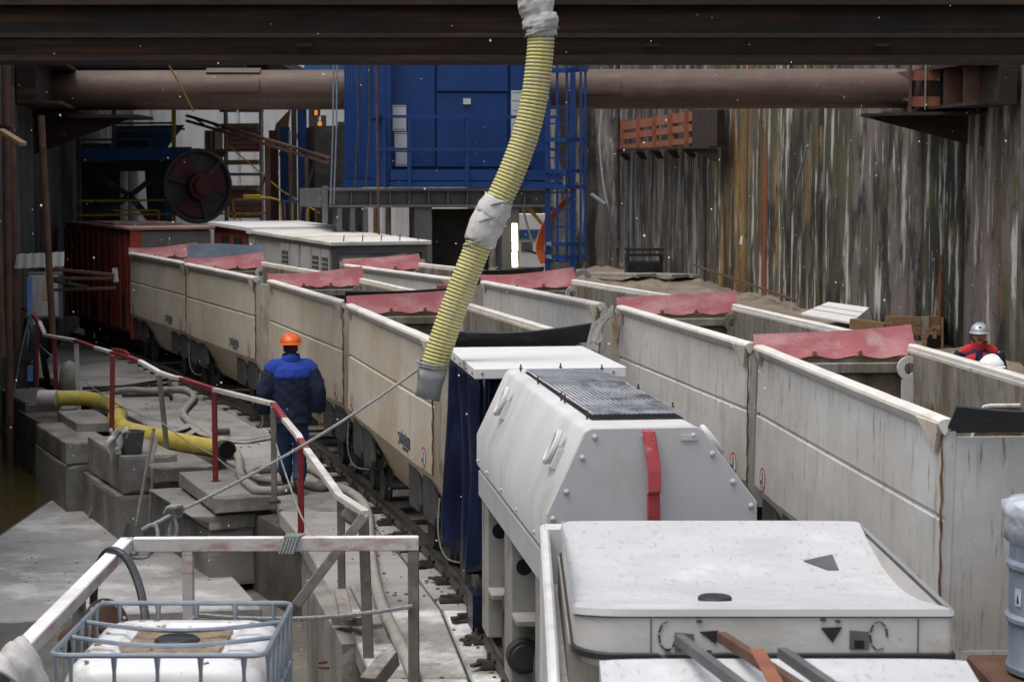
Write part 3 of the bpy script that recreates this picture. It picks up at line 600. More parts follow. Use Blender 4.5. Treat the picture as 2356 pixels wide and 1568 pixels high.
# hood, local x across (-.6 .. .6), y forward (0 .. 3.62)
HP = [(-.60,1.42),(-.60,1.655),(-.385,2.11),(-.355,2.13),(.255,2.13),(.285,2.11),(.60,1.70),(.60,1.42)]
hood = MB().loft([[(x, y, z) for x, z in HP] for y in (.03, 1.2, 2.4, 3.62)])
build('hood', hood, K['white'], loco, local=True, bevel=.012, smooth=True)
HL = [(-.585,1.19),(-.585,1.385),(.585,1.385),(.585,1.19)]
build('lower_hood', MB().loft([[(x, y, z) for x, z in HL] for y in (.02, 3.64)]), K['locogrey'], loco, local=True, bevel=.01)
build('hood_groove', MB().box((-.565,.05,1.383),(.565,3.6,1.424)), K['bogie'], loco, local=True)
fp = MB().prism([(x*1.005, 0, z) for x, z in [(-.60,1.2),(-.60,1.655),(-.385,2.115),(-.35,2.135),(.25,2.135),(.285,2.115),(.60,1.70),(.60,1.2)]], (0,.028,0))
front = build('front_plate', fp, K['locogrey'], loco, local=True, bevel=.006)
for x, z in [(-.33,2.085),(-.05,2.09),(.23,2.085),(-.40,1.97),(-.49,1.78),(-.565,1.63),(.34,1.98),(.46,1.82),(.565,1.68),(-.56,1.42),(.565,1.46),(.565,1.25)]:
    b = MB().ball((0,0,0), .017, 8, 5); b.xf(Matrix.Translation((x, -.004, z)) @ Matrix.Scale(.8, 4, (0,1,0)))
    build('bolt', b, K['locogrey'], front, local=True, smooth='all')
bx = MB().box((.16,-.012,2.06),(.25,0,2.09)); build('plate_tag', bx, K['locogrey'], front, local=True)
hd = MB().loft([[(x-.035, y, z),(x+.035, y, z),(x+.035, y+.03, z),(x-.035, y+.03, z)] for x, y, z in [(-.03,-.03,2.12),(-.02,-.05,2.05),(-.005,-.085,1.9),(-.005,-.095,1.78),(-.005,-.06,1.765),(-.0,-.05,1.65),(-.0,-.04,1.6)]])
build('handle', hd, K['redpaint'], loco, local=True, bevel=.008, label='red handle on the front plate')
for y in (.5,1.3,2.1,2.9,3.5): build('bolt', MB().ball((-.603,y,1.47),.014,7,5), K['locogrey'], loco, local=True)
gr = MB()
GX0, GX1, GY0, GY1 = -.27, .25, .42, 3.30
def gzz(y): return 2.155+.01*math.sin(y*3)
for k in range(19): x = GX0+(GX1-GX0)*k/18; gr.bar((x,GY0,gzz(GY0)),(x,GY1,gzz(GY1)),.009,.008)
for k in range(62): y = GY0+(GY1-GY0)*k/61; gr.bar((GX0,y,gzz(y)+.004),(GX1,y,gzz(y)+.004),.006,.008)
gl = build('grille', gr, K['grille'], loco, local=True, label='dark wire mesh grille dusted with snow'); gl['kind'] = 'stuff'
build('grille_opening', MB().box((GX0-.01,GY0-.02,2.1305),(GX1+.01,GY1+.02,2.137)), K['hole'], loco, local=True)
for x, y in [(GX0-.03,.45),(GX0-.03,1.3),(GX0-.03,1.45),(GX0-.03,2.5),(GX1+.03,.8),(GX1+.03,1.9),(GX1+.03,3.3),(-.3,3.4),(.0,3.45)]:
    build('stud', MB().tube([(x,y,2.12),(x,y,2.185)],.006,6).disc((x,y,2.15),(0,0,1),.012,.012,6), K['rust'], loco, local=True)
for y in (.42, 2.85):                                               # lifting shackles on the chamfers
    for sgn in (-1, 1):
        a, b = ((-.385,2.11),(-.60,1.655)) if sgn < 0 else ((.285,2.11),(.60,1.70))
        for q in ((.30,),):
            px, pz = a[0]+(b[0]-a[0])*.30, a[1]+(b[1]-a[1])*.30
            nx, nz = (-.9,.42) if sgn < 0 else (.79,.6)
            lug = MB(); lug.bar((px,y-.09,pz),(px+(b[0]-a[0])*.25,y-.09,pz+(b[1]-a[1])*.25),.03,.07,(nx,0,nz)); lug.bar((px,y+.09,pz),(px+(b[0]-a[0])*.25,y+.09,pz+(b[1]-a[1])*.25),.03,.07,(nx,0,nz))
            ring = []
            for k in range(17):
                an = 2*math.pi*k/16; dx, dz = (b[0]-a[0]), (b[1]-a[1]); l = math.hypot(dx, dz); dx, dz = dx/l, dz/l
                uu = .095*math.cos(an); vv = .055*math.sin(an)
                ring.append((px+dx*(uu+.02)+nx*.055, y+vv, pz+dz*(uu+.02)+nz*.055))
            lug.tube(ring, .018, 7, cap=False)
            build('shackle', lug, K['white'], loco, local=True, smooth=True)
# running gear seen under the hood's left side
for sgn in (-1, 1):
    for i, y in enumerate((.35, 1.85, 3.2)):
        xo = sgn*.57; xi = sgn*.36
        build('frame_block', MB().box((xo,y,.22),(xi,y+.34,1.19)), K['frameshade'], loco, local=True, bevel=.01)
        build('frame_ledge', MB().box((xo-sgn*.005,y-.26,.66 if i == 1 else .55),(xi,y+.02,.70 if i == 1 else .59)), K['frameshade'], loco, local=True, bevel=.006)
        build('frame_hole', MB().disc((sgn*.48,y-.004,1.0),(0,1,0),.055,.01,16), K['hole'], loco, local=True)
        bf = MB().disc((sgn*.49,y-.09,.42),(0,1,0),.115,.10,20); bf.disc((sgn*.49,y-.11,.42),(0,1,0),.088,.03,20)
        if i == 1: build('axle_cap', bf, K['dark'], loco, local=True, bevel=.006, smooth=True)
    build('side_plate', MB().box((sgn*.40,.1,.5),(sgn*.36,3.5,1.19)), K['dark'], loco, local=True)
    for y in (.98, 2.62):
        wh = MB().lathe([(.26,-.035),(.29,-.03),(.29,.0),(.25,.01),(.24,.06),(.17,.06),(.15,.04),(.06,.06),(.04,.06)], (0,0,0), 22)
        wh.xf(Matrix.Translation((sgn*.45, y, .42)) @ Matrix.Rotation(math.pi/2*sgn, 4, 'Y')); build('wheel', wh, K['bogie'], loco, local=True, smooth=True)
build('underframe', MB().box((-.34,.1,.5),(.34,3.6,1.18)), K['dark'], loco, local=True)

# ------------------------------------------------------------------ flat car with two concrete lining segments, in front of the locomotive
fc = thing('segment_car', 'white flat car carrying the concrete lining segments in the foreground', 'rail car', (.79, 11.08, 0))
build('bed', MB().box((-.60,-5.6,.80),(1.0,-.45,1.36)), K['white'], fc, local=True, bevel=.02)
build('side_board', MB().prism([(-.64,-.42,.30),(-.64,-5.6,.30),(-.64,-5.6,1.40),(-.64,-3.02,1.42),(-.64,-2.6,1.50),(-.64,-.42,1.66)],(.05,0,0)), K['white'], fc, local=True, bevel=.012)
build('end_board', MB().box((-.62,-.55,.9),(1.0,-.42,at(1250,1208,10.6).z)), K['white'], fc, local=True, bevel=.01)
for x in (-.45,.85): build('chock', MB().box((x-.1,-2.8,1.36),(x+.1,-.8,1.56)), K['greywood'], fc, local=True)
build('chock', MB().box((-.4,-5.4,1.36),(.9,-5.1,1.40)), K['greywood'], fc, local=True)
for y in (-1.1,-2.4,-4.2):
    for sgn in (-1,1):
        wh = MB().lathe([(.24,-.035),(.27,-.03),(.27,.0),(.23,.01),(.22,.06),(.05,.06)], (0,0,0), 20); wh.xf(Matrix.Translation((.2+.45*sgn, y, .42)) @ Matrix.Rotation(math.pi/2*sgn, 4, 'Y')); build('wheel', wh, K['bogie'], fc, local=True, smooth=True)
CX0, CX1, CY0, CY1 = -.53, 1.03, -3.0, -.74
ZN, ZF, ZB = at(1700,1396,8.09).z, at(1900,1195,10.33).z, at(1700,1499,8.09).z
seg1 = thing('lining_segment', 'curved concrete lining segment with a black plug on the flat car in the foreground', 'tunnel segment', (.79, 11.08, 0), group='concrete lining segments on the flat car')
def outline(off, r=.20, n=8):
    x0, x1, y0, y1 = CX0-off, CX1+off, CY0-off, CY1+off; P = []
    for (cx, cy, a0, rr) in ((x0+r,y0+r,math.pi,r),(x1-.03,y0+.03,1.5*math.pi,.03),(x1-.03,y1-.03,0,.03),(x0+.05,y1-.05,.5*math.pi,.05)):
        for k in range(n+1): a = a0+.5*math.pi*k/n; P.append((cx+rr*math.cos(a), cy+rr*math.sin(a)))
    return P
def rz_(y):
    t = max(0, min(1, (y-CY0)/(CY1-CY0))); return ZN + (ZF-ZN)*t - .135*math.sin(math.pi*t**1.12)
def clampc(x, y, r=.20):
    if x < CX0+r and y < CY0+r:
        d = math.hypot(x-CX0-r, y-CY0-r)
        if d > r: return CX0+r+(x-CX0-r)*r/d, CY0+r+(y-CY0-r)*r/d
    return x, y
def roof(u, v):
    x, y = clampc(CX0+(CX1-CX0)*u, CY0+(CY1-CY0)*v); return (x, y, rz_(y)-.006*((2*u-1)**8+(2*v-1)**8))
build('intrados', MB().sheet(roof, 40, 40, .02), K['whiteroof'], seg1, local=True, smooth=True)
def ring(nm, off0, f0, off1, f1, m):
    A, B_ = outline(off0), outline(off1)
    mb = MB(); n = len(A)
    mb.loft([[(A[k%n][0], A[k%n][1], f0(A[k%n][1])), (B_[k%n][0], B_[k%n][1], f1(B_[k%n][1]))] for k in range(n+1)], cap=False, closed=False)
    return build(nm, mb, m, seg1, local=True, smooth=True)
ring('top_edge', 0, lambda y: rz_(y)-.006, .006, lambda y: rz_(y)-.035, K['locogrey'])
ring('edge_groove', .006, lambda y: rz_(y)-.035, -.004, lambda y: rz_(y)-.043, K['bogie'])
fas = ring('edge_face', -.004, lambda y: rz_(y)-.043, 0, lambda y: ZB+.0*y, K['fascia'])
gk = MB(); G = outline(.012)
gk.prism([(x, y, ZB-.034) for x, y in G], (0,0,.034)); build('gasket', gk, K['gasket'], seg1, local=True, bevel=.006)
gk = MB(); G = outline(-.03); gk.prism([(x, y, ZB-.075) for x, y in G], (0,0,.04)); build('lower_edge', gk, K['fascia'], seg1, local=True)
yf = CY0-.0015; HF = (ZN-.045-ZB)
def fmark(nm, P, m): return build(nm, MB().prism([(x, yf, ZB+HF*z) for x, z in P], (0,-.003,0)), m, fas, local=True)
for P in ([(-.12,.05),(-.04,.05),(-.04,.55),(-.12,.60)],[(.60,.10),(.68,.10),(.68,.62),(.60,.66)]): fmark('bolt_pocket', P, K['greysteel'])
for P in ([(-.10,.10),(-.06,.10),(-.06,.30),(-.10,.32)],[(.62,.14),(.66,.14),(.66,.36),(.62,.38)]): fmark('pocket_hole', [(x, z) for x, z in P], K['hole']) if False else build('pocket_hole', MB().prism([(x, yf-.003, ZB+HF*z) for x, z in P], (0,-.002,0)), K['hole'], fas, local=True)
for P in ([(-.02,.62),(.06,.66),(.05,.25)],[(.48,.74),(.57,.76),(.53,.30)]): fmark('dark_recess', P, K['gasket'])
rs = random.Random(2)
for cx_ in (-.15, .72):
    for k in range(8):
        a = 2*math.pi*(k+.3)/8; x, z = cx_+.034*math.cos(a), .5+.40*math.sin(a); w = .0045
        tx, tz = -.011*math.sin(a), .13*math.cos(a)
        if rs.random() < .85: fmark('scuff_mark', [(x-tx-w,z-tz),(x-tx+w,z-tz),(x+tx+w,z+tz),(x+tx-w,z+tz)], K['print'])
for x, z in ((-.02,.9),(-.15,.06),(.02,.02),(.49,.95),(.55,.9)): fmark('scuff_mark', [(x-.012,z),(x+.01,z-.03),(x+.014,z+.05),(x-.006,z+.07)], K['print'])
for x in (-.22,.88): fmark('face_seam', [(x,.0),(x+.004,.0),(x+.004,1),(x,1)], K['bogie'])
build('plug', MB().disc((.10,-2.46,rz_(-2.46)-.004),(0,0,1),.075,.024,24), K['black'], seg1, local=True, bevel=.006, label='black round plug in the middle of the curved face')
pk = MB(); Q = [gz(1848,1285,ZN-.11)-V((.79,11.08,0)), gz(1915,1276,ZN-.11)-V((.79,11.08,0)), gz(1930,1299,ZN-.11)-V((.79,11.08,0)), gz(1905,1299,ZN-.11)-V((.79,11.08,0))]
pk.prism([V((q.x, q.y, rz_(q.y)+.0025)) for q in Q], (0,0,.002)); build('pocket_shade', pk, K['greysteel'], seg1, local=True)  # flat dark plate standing in for the shaded hollow of the pocket
seg2 = thing('lining_segment', 'pale concrete lining segment at the bottom edge with steel bars lying over it', 'tunnel segment', (.79, 11.08, 0), group='concrete lining segments on the flat car')
ZS = at(1800,1514,7.85).z
def top2(u, v): return (-.44+1.47*u, -5.55+2.32*v, ZS-.10*math.sin(math.pi*v)-.008*((2*u-1)**8))
build('intrados', MB().sheet(top2, 20, 20, .03), K['whiteroof'], seg2, local=True, smooth=True)
build('body', MB().prism([(-.44,-5.55,1.40),(-.44,-3.23,1.40),(-.44,-3.23,ZS-.01)]+[(-.44,-5.55+2.32*(1-k/10),ZS-.012-.10*math.sin(math.pi*(1-k/10))) for k in range(1,11)], (1.47,0,0)), K['fascia'], seg2, local=True)

# ------------------------------------------------------------------ the low car with the white roof board and blue tarp
car = thing('tarp_car', 'low car with a white roof board and a dark blue tarp hanging from it', 'rail car', (.28, 14.9, 0), math.atan(.137))
bd = MB().box((-.56,.05,2.03),(.60,2.0,2.11)); rb = build('roof_board', bd, K['board'], car, local=True, bevel=.006)
for k in range(5): build('bolt', MB().disc((-.57,.15+.42*k,2.07),(1,0,0),.014,.012,8), K['bolt'], rb, local=True)
for k in range(5): build('bolt', MB().disc((-.5+.25*k,.056,2.07),(0,-1,0),.012,.012,8), K['bolt'], rb, local=True)
def tarp(u, v):
    w = .055*math.sin(u*17+2*v)+.035*math.sin(u*31+1)*v
    return (-.50+w-.10*v+.13*v*math.sin(u*3), .02+1.9*u+.10*math.sin(v*4+u*5)*v, 2.03-1.42*v-.22*v*math.sin(u*2.6))
build('tarp', MB().sheet(tarp, 44, 16, .008), K['tarp'], car, local=True, smooth='all')
def tarp2(u, v): return (-.52+1.05*u, .12+.05*math.sin(u*23+v*2)-.04*v+.05*math.sin(v*5), 2.03-1.2*v)
build('tarp_front', MB().sheet(tarp2, 40, 10, .008), K['tarp'], car, local=True, smooth='all')
build('chassis', MB().box((-.45,.1,.35),(.45,1.95,.75)), K['dark'], car, local=True)
for x in (-.48,.50):
    for y in (.16,1.9): build('post', MB().box((x,y,.7),(x+.05,y+.05,2.03)), K['dark'], car, local=True)
for sgn in (-1,1):
    for y in (.6,1.4):
        wh = MB().lathe([(.2,-.035),(.22,-.03),(.22,.0),(.18,.01),(.17,.05),(.04,.05)], (0,0,0), 18); wh.xf(Matrix.Translation((sgn*.45,y,.37)) @ Matrix.Rotation(math.pi/2*sgn,4,'Y')); build('wheel', wh, K['bogie'], car, local=True, smooth=True)
tg = MB().box((-.55,.28,.05),(-.47,.60,.34)); build('mud_guard', tg, K['tarp'], car, local=True)

# ------------------------------------------------------------------ the red locomotive (far end of the left row)
rl = thing('diesel_locomotive', 'dark red locomotive at the far end of the left row of wagons', 'locomotive', (-7.42, 38.75, 0), math.radians(23.5))
LW, LL = 1.62, 6.6
build('body', MB().box((.02,.05,.55),(LW-.02,LL,2.58)), K['redloco'], rl, local=True, bevel=.02)
build('roof', MB().box((-.05,-.08,2.58),(LW+.05,LL+.05,2.64)), K['redroof'], rl, local=True, bevel=.01)
build('roof_hatch', MB().box((.1,1.9,2.64),(LW-.1,4.4,2.68)), K['redroof'], rl, local=True, bevel=.01)
ep = MB().box((-.01,-.02,.45),(LW+.01,.09,1.2)); ep.box((-.01,-.02,1.2),(.22,.09,2.58)); build('end_plate', ep, K['orangeplate'], rl, local=True, bevel=.01)
build('end_sheet', MB().box((.22,.0,1.2),(LW-.02,.06,2.55)), K['canvas'], rl, local=True)
build('end_hole', MB().disc((.35,-.023,.72),(0,1,0),.06,.01,14), K['hole'], rl, local=True)
for y in (.35,.95,1.35,1.75,2.3,2.9,3.5,4.1,4.7,5.3,5.9): build('door', MB().box((-.012,y,.62),(.03,y+.36,2.52)), K['redloco'], rl, local=True, bevel=.008)
for y in (2.72,1.30): build('door_gap', MB().box((-.006,y,.7),(.0205,y+.05,2.5)), K['hole'], rl, local=True)
for y, z0, z1 in ((.5,.62,1.3),(1.9,.62,1.15),(3.3,.6,1.1)): build('vent', MB().box((-.017,y,z0),(.0,y+.3,z1)), K['hole'], rl, local=True)
build('corner_plate', MB().box((-.02,LL-.25,.5),(.06,LL+.01,2.5)), K['orangeplate'], rl, local=True)
build('marker', MB().box((-.03,4.9,2.5),(.02,5.12,2.6)), K['orangeplate'], rl, local=True)
build('underframe', MB().box((.25,.2,.25),(LW-.25,LL-.2,.56)), K['dark'], rl, local=True)
for y in (1.2,2.6,4.4,5.6):
    for x in (.3,LW-.3): build('wheel', MB().disc((x-.05,y,.33),(1,0,0),.3,.1,18), K['dark'], rl, local=True)

# ------------------------------------------------------------------ the grey locomotive (far end of the right row)
gl_ = thing('diesel_locomotive', 'grey locomotive with a torn tarp over its end, behind the right row of wagons', 'locomotive', (-3.12, 34.3, 0), math.radians(26.5))
gl_.rotation_euler = (math.radians(1.6), 0, math.radians(26.5))
GW = 1.78
build('body', MB().box((.02,.06,.6),(GW-.02,4.25,2.42)), K['greyvan'], gl_, local=True, bevel=.015)
build('roof', MB().box((-.06,-.08,2.42),(GW+.06,4.3,2.49)), K['greyroof'], gl_, local=True, bevel=.01)
build('roof_seam', MB().box((-.062,1.55,2.425),(GW+.062,1.57,2.496)), K['greyvan'], gl_, local=True)
build('cab', MB().box((.0,4.34,.6),(GW,6.5,2.46)), K['redloco'], gl_, local=True, bevel=.015, label='dark red cab at the far end')
build('cab_roof', MB().box((-.08,4.31,2.46),(GW+.08,6.6,2.54)), K['board'], gl_, local=True, bevel=.01)
for y in (4.75,5.5): build('cab_window', MB().box((-.01,y,1.5),(.03,y+.5,2.3)), K['hole'], gl_, local=True)
build('cab_panel', MB().box((-.015,4.0,.7),(.03,4.32,2.40)), K['greyvan'], gl_, local=True)
build('lifting_lug', MB().box((-.07,4.05,2.42),(.02,4.32,2.53)), K['board'], gl_, local=True)
for y0, y1 in ((.12,.52),(.56,.98),(1.62,2.05),(2.1,2.55)):
    d = build('door', MB().box((-.012,y0,.7),(.03,y1,2.34)), K['greyvan'], gl_, local=True, bevel=.006)
    if y0 != 1.62:
        build('louvre_back', MB().box((-.016,y0+.06,1.2),(-.008,y1-.06,2.2)), K['hole'], d, local=True)
        lv = MB()
        for k in range(12): lv.box((-.024,y0+.06,1.23+.08*k),(-.014,y1-.06,1.245+.08*k))
        for k in range(1,5): lv.box((-.02,y0+.06+(y1-y0-.12)*k/5-.003,1.2),(-.014,y0+.06+(y1-y0-.12)*k/5+.003,2.2))
        build('louvre', lv, K['greyvan'], d, local=True)
build('door_plain', MB().box((-.012,1.03,.7),(.03,1.5,2.34)), K['greyvan'], gl_, local=True, bevel=.006)
build('round_panel', MB().disc((-.02,1.27,1.85),(1,0,0),.11,.012,18), K['paper'], gl_, local=True)
build('frame_end', MB().box((0,-.02,2.28),(GW,.06,2.42)).box((0,-.02,.6),(.12,.06,2.28)).box((GW-.1,-.02,.6),(GW,.06,2.28)), K['greysteel'], gl_, local=True)
def gt(u, v):
    top = 2.16+.16*max(0,1-abs(u-.78)/.25)-.05*math.sin(u*9)
    return (.1+1.6*u, -.08-.09*math.sin(v*3+u*7)*v-.05*math.sin(u*13+v*6), top-(top-.75)*v)
build('torn_tarp', MB().sheet(gt, 40, 14, .01), K['canvas'], gl_, local=True, smooth='all')
for k in range(5): build('stud', MB().tube([(.2+.35*k,-.02,2.48),(.21+.35*k,-.02,2.60)],.01,5), K['dark'], gl_, local=True)
build('underframe', MB().box((.2,.1,.2),(GW-.2,6.4,.6)), K['dark'], gl_, local=True)
for y in (1.0,2.2,4.2,5.4):
    for x in (.35,GW-.35): build('wheel', MB().disc((x-.05,y,.32),(1,0,0),.3,.1,16), K['dark'], gl_, local=True)
# ------------------------------------------------------------------ concrete blocks and step slabs along the walkway edge
def rotz(a): return Matrix.Rotation(a, 3, 'Z')
def conc_block(name, fl, w, L, z0, z1, head, m, label, cat, group, slant=0, bev=.02):
    R = rotz(head); o = V((fl[0], fl[1], 0)); h = z1-z0
    mb = MB().loft([[o + R @ V(q) for q in ring] for ring in (
        [(0,0,z0),(w,0,z0),(w,L,z0),(0,L,z0)], [(0,.02,z0+h*.5),(w,.01,z0+h*.5),(w,L,z0+h*.5),(-slant*.5,L,z0+h*.5)], [(-slant,.03,z1),(w,.02,z1),(w,L,z1),(-slant,L,z1)])])
    o_ = build(name, mb, m); bm = bmesh.new(); bm.from_mesh(o_.data)
    for e in bm.edges: e.smooth = True
    bmesh.ops.subdivide_edges(bm, edges=bm.edges[:], cuts=5, use_grid_fill=True); bm.normal_update()
    shp = {v for e in bm.edges if len(e.link_faces) == 2 and e.calc_face_angle(0) > .6 for v in e.verts}
    c_ = V((0,0,0))
    for v in bm.verts: c_ += v.co
    c_ /= len(bm.verts)
    for v in bm.verts:
        q = v.co*2.6+V((fl[0]*7, fl[1]*5, z0*9)); n = mnoise.noise(q)
        if v in shp: v.co -= (v.co-c_).normalized()*(.010+.035*max(0, mnoise.noise(q*1.7)))
        else: v.co += v.normal*n*.010
    bm.to_mesh(o_.data); bm.free()
    return tag(o_, label, cat, group)
GB, GS = 'concrete blocks along the walkway edge', 'thin concrete slabs stepping along the walkway edge'
B = [((-5.98,26.45),.62,2.4,-.95,-.28,'lower mossy concrete block under the yellow hose'),((-5.98,26.5),.62,2.4,-.27,.02,'upper mossy concrete block under the yellow hose'),
     ((-4.86,24.35),.72,2.3,-.97,-.36,'lower concrete block behind the two shovels'),((-4.82,24.42),.70,2.2,-.35,.12,'upper concrete block that the bucket stands on'),
     ((-3.38,21.95),.75,2.2,-1.0,-.36,'lower concrete block under the step slab nearest the worker'),((-3.36,21.9),.72,2.2,-.35,-.19,'upper concrete block with a chipped corner beneath the step slab'),
     ((-2.12,20.3),.8,2.2,-1.1,-.2,'big dark concrete block beneath the walkway beside the red post'),
     ((-1.66,17.8),.8,2.4,-1.1,-.2,'concrete block beneath the snowy walkway edge behind the white railing'),
     ((-1.30,15.0),.7,2.6,-1.1,-.02,'pale concrete block with steel loops beside the bracing post')]
for i, (fl, w, L, z0, z1, lab) in enumerate(B):
    conc_block('concrete_block', fl, w, L, z0, z1, math.radians(23 if i < 7 else 12), K['conc'] if i not in (6,) else K['darkconc'], lab, 'block', GB, slant=.2 if i == 5 else 0)
for fl, w, L, z0, z1, lab in [((-7.42,30.2),.68,2.2,-.42,.16,'upper dark wet block at the water edge'),((-7.40,30.1),.7,2.2,-1.0,-.43,'lower dark wet block at the water edge'),((-6.75,28.6),.66,2.2,-1.0,.0,'dark wet block behind the mossy block')]:
    conc_block('concrete_block', fl, w, L, z0, z1, math.radians(24), K['darkconc'], lab, 'block', GB)
def slab_at(px, py, pxr, z, th, L, head, lab, m=None):
    a = gz(px, py, z); b = at(pxr, py, a.y)
    conc_block('step_slab', (a.x, a.y), (b-a).length, L, z-th, z, math.radians(head), m or K['conc'], lab, 'slab', GS, bev=.012)
slab_at(495, 1147, 640, .012, .165, 2.2, 20, 'thin slab jutting out beside the worker, under the canvas hose')
slab_at(356, 1079, 498, .02, .17, 2.3, 22, 'thin slab jutting out under the end of the yellow hose')
slab_at(176, 974, 268, .14, .14, 1.7, 22, 'small slab lying on the mossy block below the white railing post')
slab_at(136, 938, 174, .10, .2, .35, 8, 'little square block beside the white railing post', K['conc'])
lo = MB()
for z in (-.30,-.62): lo.tube(spline([(-1.22,14.98,z),(-1.22,14.93,z),(-1.12,14.92,z),(-1.11,14.98,z)],4),.012,6)
for z in (-.25,-.7): lo.tube(spline([(-1.45,15.4,z),(-1.52,15.36,z),(-1.5,15.24,z),(-1.42,15.2,z)],4),.012,6)
tag(build('lifting_loop', lo, K['rust']), 'rusty steel lifting loops sticking out of the pale block', 'steel loop')
st_ = MB().add([q for q in MB().ball((0,0,0),.3,9,6,(.55,.6,1.0)).v], MB().ball((0,0,0),.3,9,6).f); st_.v = [q + at(160,872,31.2) for q in st_.v]
tag(build('boulder', st_, K['conc'], smooth='all'), 'rounded grey lump of concrete standing on the walkway by the poles', 'concrete lump')

# ------------------------------------------------------------------ red and white railing along the walkway
rg_ = thing('walkway_railing', 'red and white steel railing winding along the walkway edge', 'railing', (-2.55, 21.2, 0))
DP = {0:(40,695,39.0),1:(75,723,35.5),2:(91,741,34.2),3:(102,767,32.6),31:(103,771,31.6),4:(173,783,30.2),41:(220,800,29.2),5:(258,811,28.2),51:(287,818,27.3),52:(322,831,26.8),6:(367,857,25.4),61:(400,868,25.0),62:(417,871,24.6),7:(494,896,23.2),8:(629,929,21.4),81:(655,965,20.3),82:(686,1002,19.0),9:(691,1012,18.7),91:(706,1036,18.0),10:(782,1142,15.3),11:(841,1180,14.55)}
def dp(k): return at(*DP[k])
RED, WHT, BARE = K['railred'], K['railwhite'], K['railgrey']
for a, b, m in [(0,1,RED),(1,2,RED),(2,3,WHT),(31,4,WHT),(4,41,RED),(41,5,WHT),(5,51,RED),(51,52,RED),(52,6,WHT),(6,61,WHT),(62,7,RED),(61,62,WHT),(7,8,WHT),(8,81,RED),(81,82,WHT),(9,91,RED),(82,9,WHT),(91,10,WHT),(10,11,WHT)]:
    o = build('rail', MB().bar(dp(a), dp(b), .065, .05), m, rg_, bevel=.006)
    o['label'] = 'white rail length' if m is WHT else 'red rail length'
hk = MB().tube(spline([dp(5)+V((0,0,.05)), dp(51)+V((0,0,.06)), dp(51)+V((.05,0,.0)), dp(5)+V((.06,.02,-.02))],5),.02,6); build('hook', hk, RED, rg_)
def post(x0, y0, x1, y1, d, m, lab, w=.06):
    p, q = at(x0, y0, d), at(x1, y1, d); o = build('post', MB().bar(q, p-V((0,0,.01)), w, w, (0,1,0)), m, rg_, bevel=.005); o['label'] = lab
    build('post_foot', MB().obox(q-V((0,0,.02)), .12, .12, .03, .3), K['rust'], rg_)
post(84,745,85,899,33.6,RED,'red post'); post(75,733,94,868,35,WHT,'leaning white post'); post(124,775,132,950,31.2,RED,'red post'); post(175,787,182,950,30.2,WHT,'white post')
post(259,815,257,1016,27.2,RED,'red post'); post(366,860,386,1050,25.35,BARE,'bare steel post'); post(493,898,496,1108,23.15,RED,'red post'); post(629,932,631,1152,21.15,BARE,'rusty bare post'); post(691,1014,693,1242,19.3,RED,'red post')
post(784,1142,787,1420,15.9,BARE,'dark bare post'); post(836,1182,850,1568,14.5,BARE,'dark bare post', .075)
build('brace', MB().bar(at(838,1186,14.4), at(680,1392,14.2), .07, .05, (0,1,0)), BARE, rg_, bevel=.005, label='slanting brace of the end post')
build('bracket', MB().bar(at(772,1425,15.6), at(835,1428,15.2), .08, .07), K['railgrey'], rg_, bevel=.005)
build('bracket', MB().bar(at(900,1510,13.6), at(848,1575,13.3), .12, .12), K['railgrey'], rg_, bevel=.005)
can = MB().tube([at(800,1183,15.2), at(830,1200,15.0)], .06, 12); build('tube_stub', can, BARE, rg_, smooth=True)
tag(build('rope', MB().tube(sag(dp(2)-V((0,0,.4)), dp(5)-V((-.1,0,.75)), .05)+sag(dp(5)-V((-.1,0,.75)), dp(6)-V((0,0,.62)), .02)+sag(dp(6)-V((0,0,.62)), dp(7)-V((0,0,.78)), .04)+sag(dp(7)-V((0,0,.78)), dp(8)-V((0,0,.75)), .12)+sag(dp(8)-V((0,0,.35)), dp(9)-V((.0,0,.72)), .03)+sag(dp(9)-V((0,0,.72)), at(790,1268,15.9), .1), .009, 5), K['rope']), 'thin rope strung between the posts of the red and white railing', 'rope')

# ------------------------------------------------------------------ white railing in front, with the platform it stands on
nr = thing('platform_railing', 'white painted steel railing round the near platform with worn red paint', 'railing', (-1.5, 12.6, .1))
c0, c1, c2 = V((-2.474,12.62,1.19)), V((-.60,12.67,1.19)), V((-2.36,6.0,1.19))
build('rail', MB().bar(c0+V((.045,0,0)), c1, .07, .09), K['railnear'], nr, bevel=.006)
build('rail', MB().bar(c0+V((0,.04,0)), c2, .09, .08), K['railnear'], nr, bevel=.006)
build('post', MB().bar((c1.x-.035,c1.y+.005,.1), c1+V((-.035,.005,-.045)), .07, .07), K['railgrey'], nr, bevel=.006)
for p, m in (((-2.08,12.63),K['railnear']),((-2.47,11.2),K['railgrey']),((-2.44,8.4),K['railgrey'])): build('post', MB().bar((p[0],p[1],.1),(p[0],p[1],1.145),.07,.07), m, nr, bevel=.006)
pf = MB().box((-2.7,4.5,-.02),(-.45,12.85,.1)); pf.box((-2.6,12.6,-1.1),(-2.4,12.8,-.02)); pf.box((-.7,12.6,-1.1),(-.5,12.8,-.02))
build('platform', pf, K['greysteel'], nr)
tag(build('rope', MB().tube([c1+V((-.04,-.05,-.40))]+sag(c1+V((-.04,-.05,-.40)), V((-2.0,12.5,.76)), .05, 12)[1:]+sag(V((-2.0,12.5,.76)), V((-2.42,11.3,.68)), .03, 6)[1:], .014, 6), K['rope']), 'slack grey rope tied low across the white railing', 'rope')
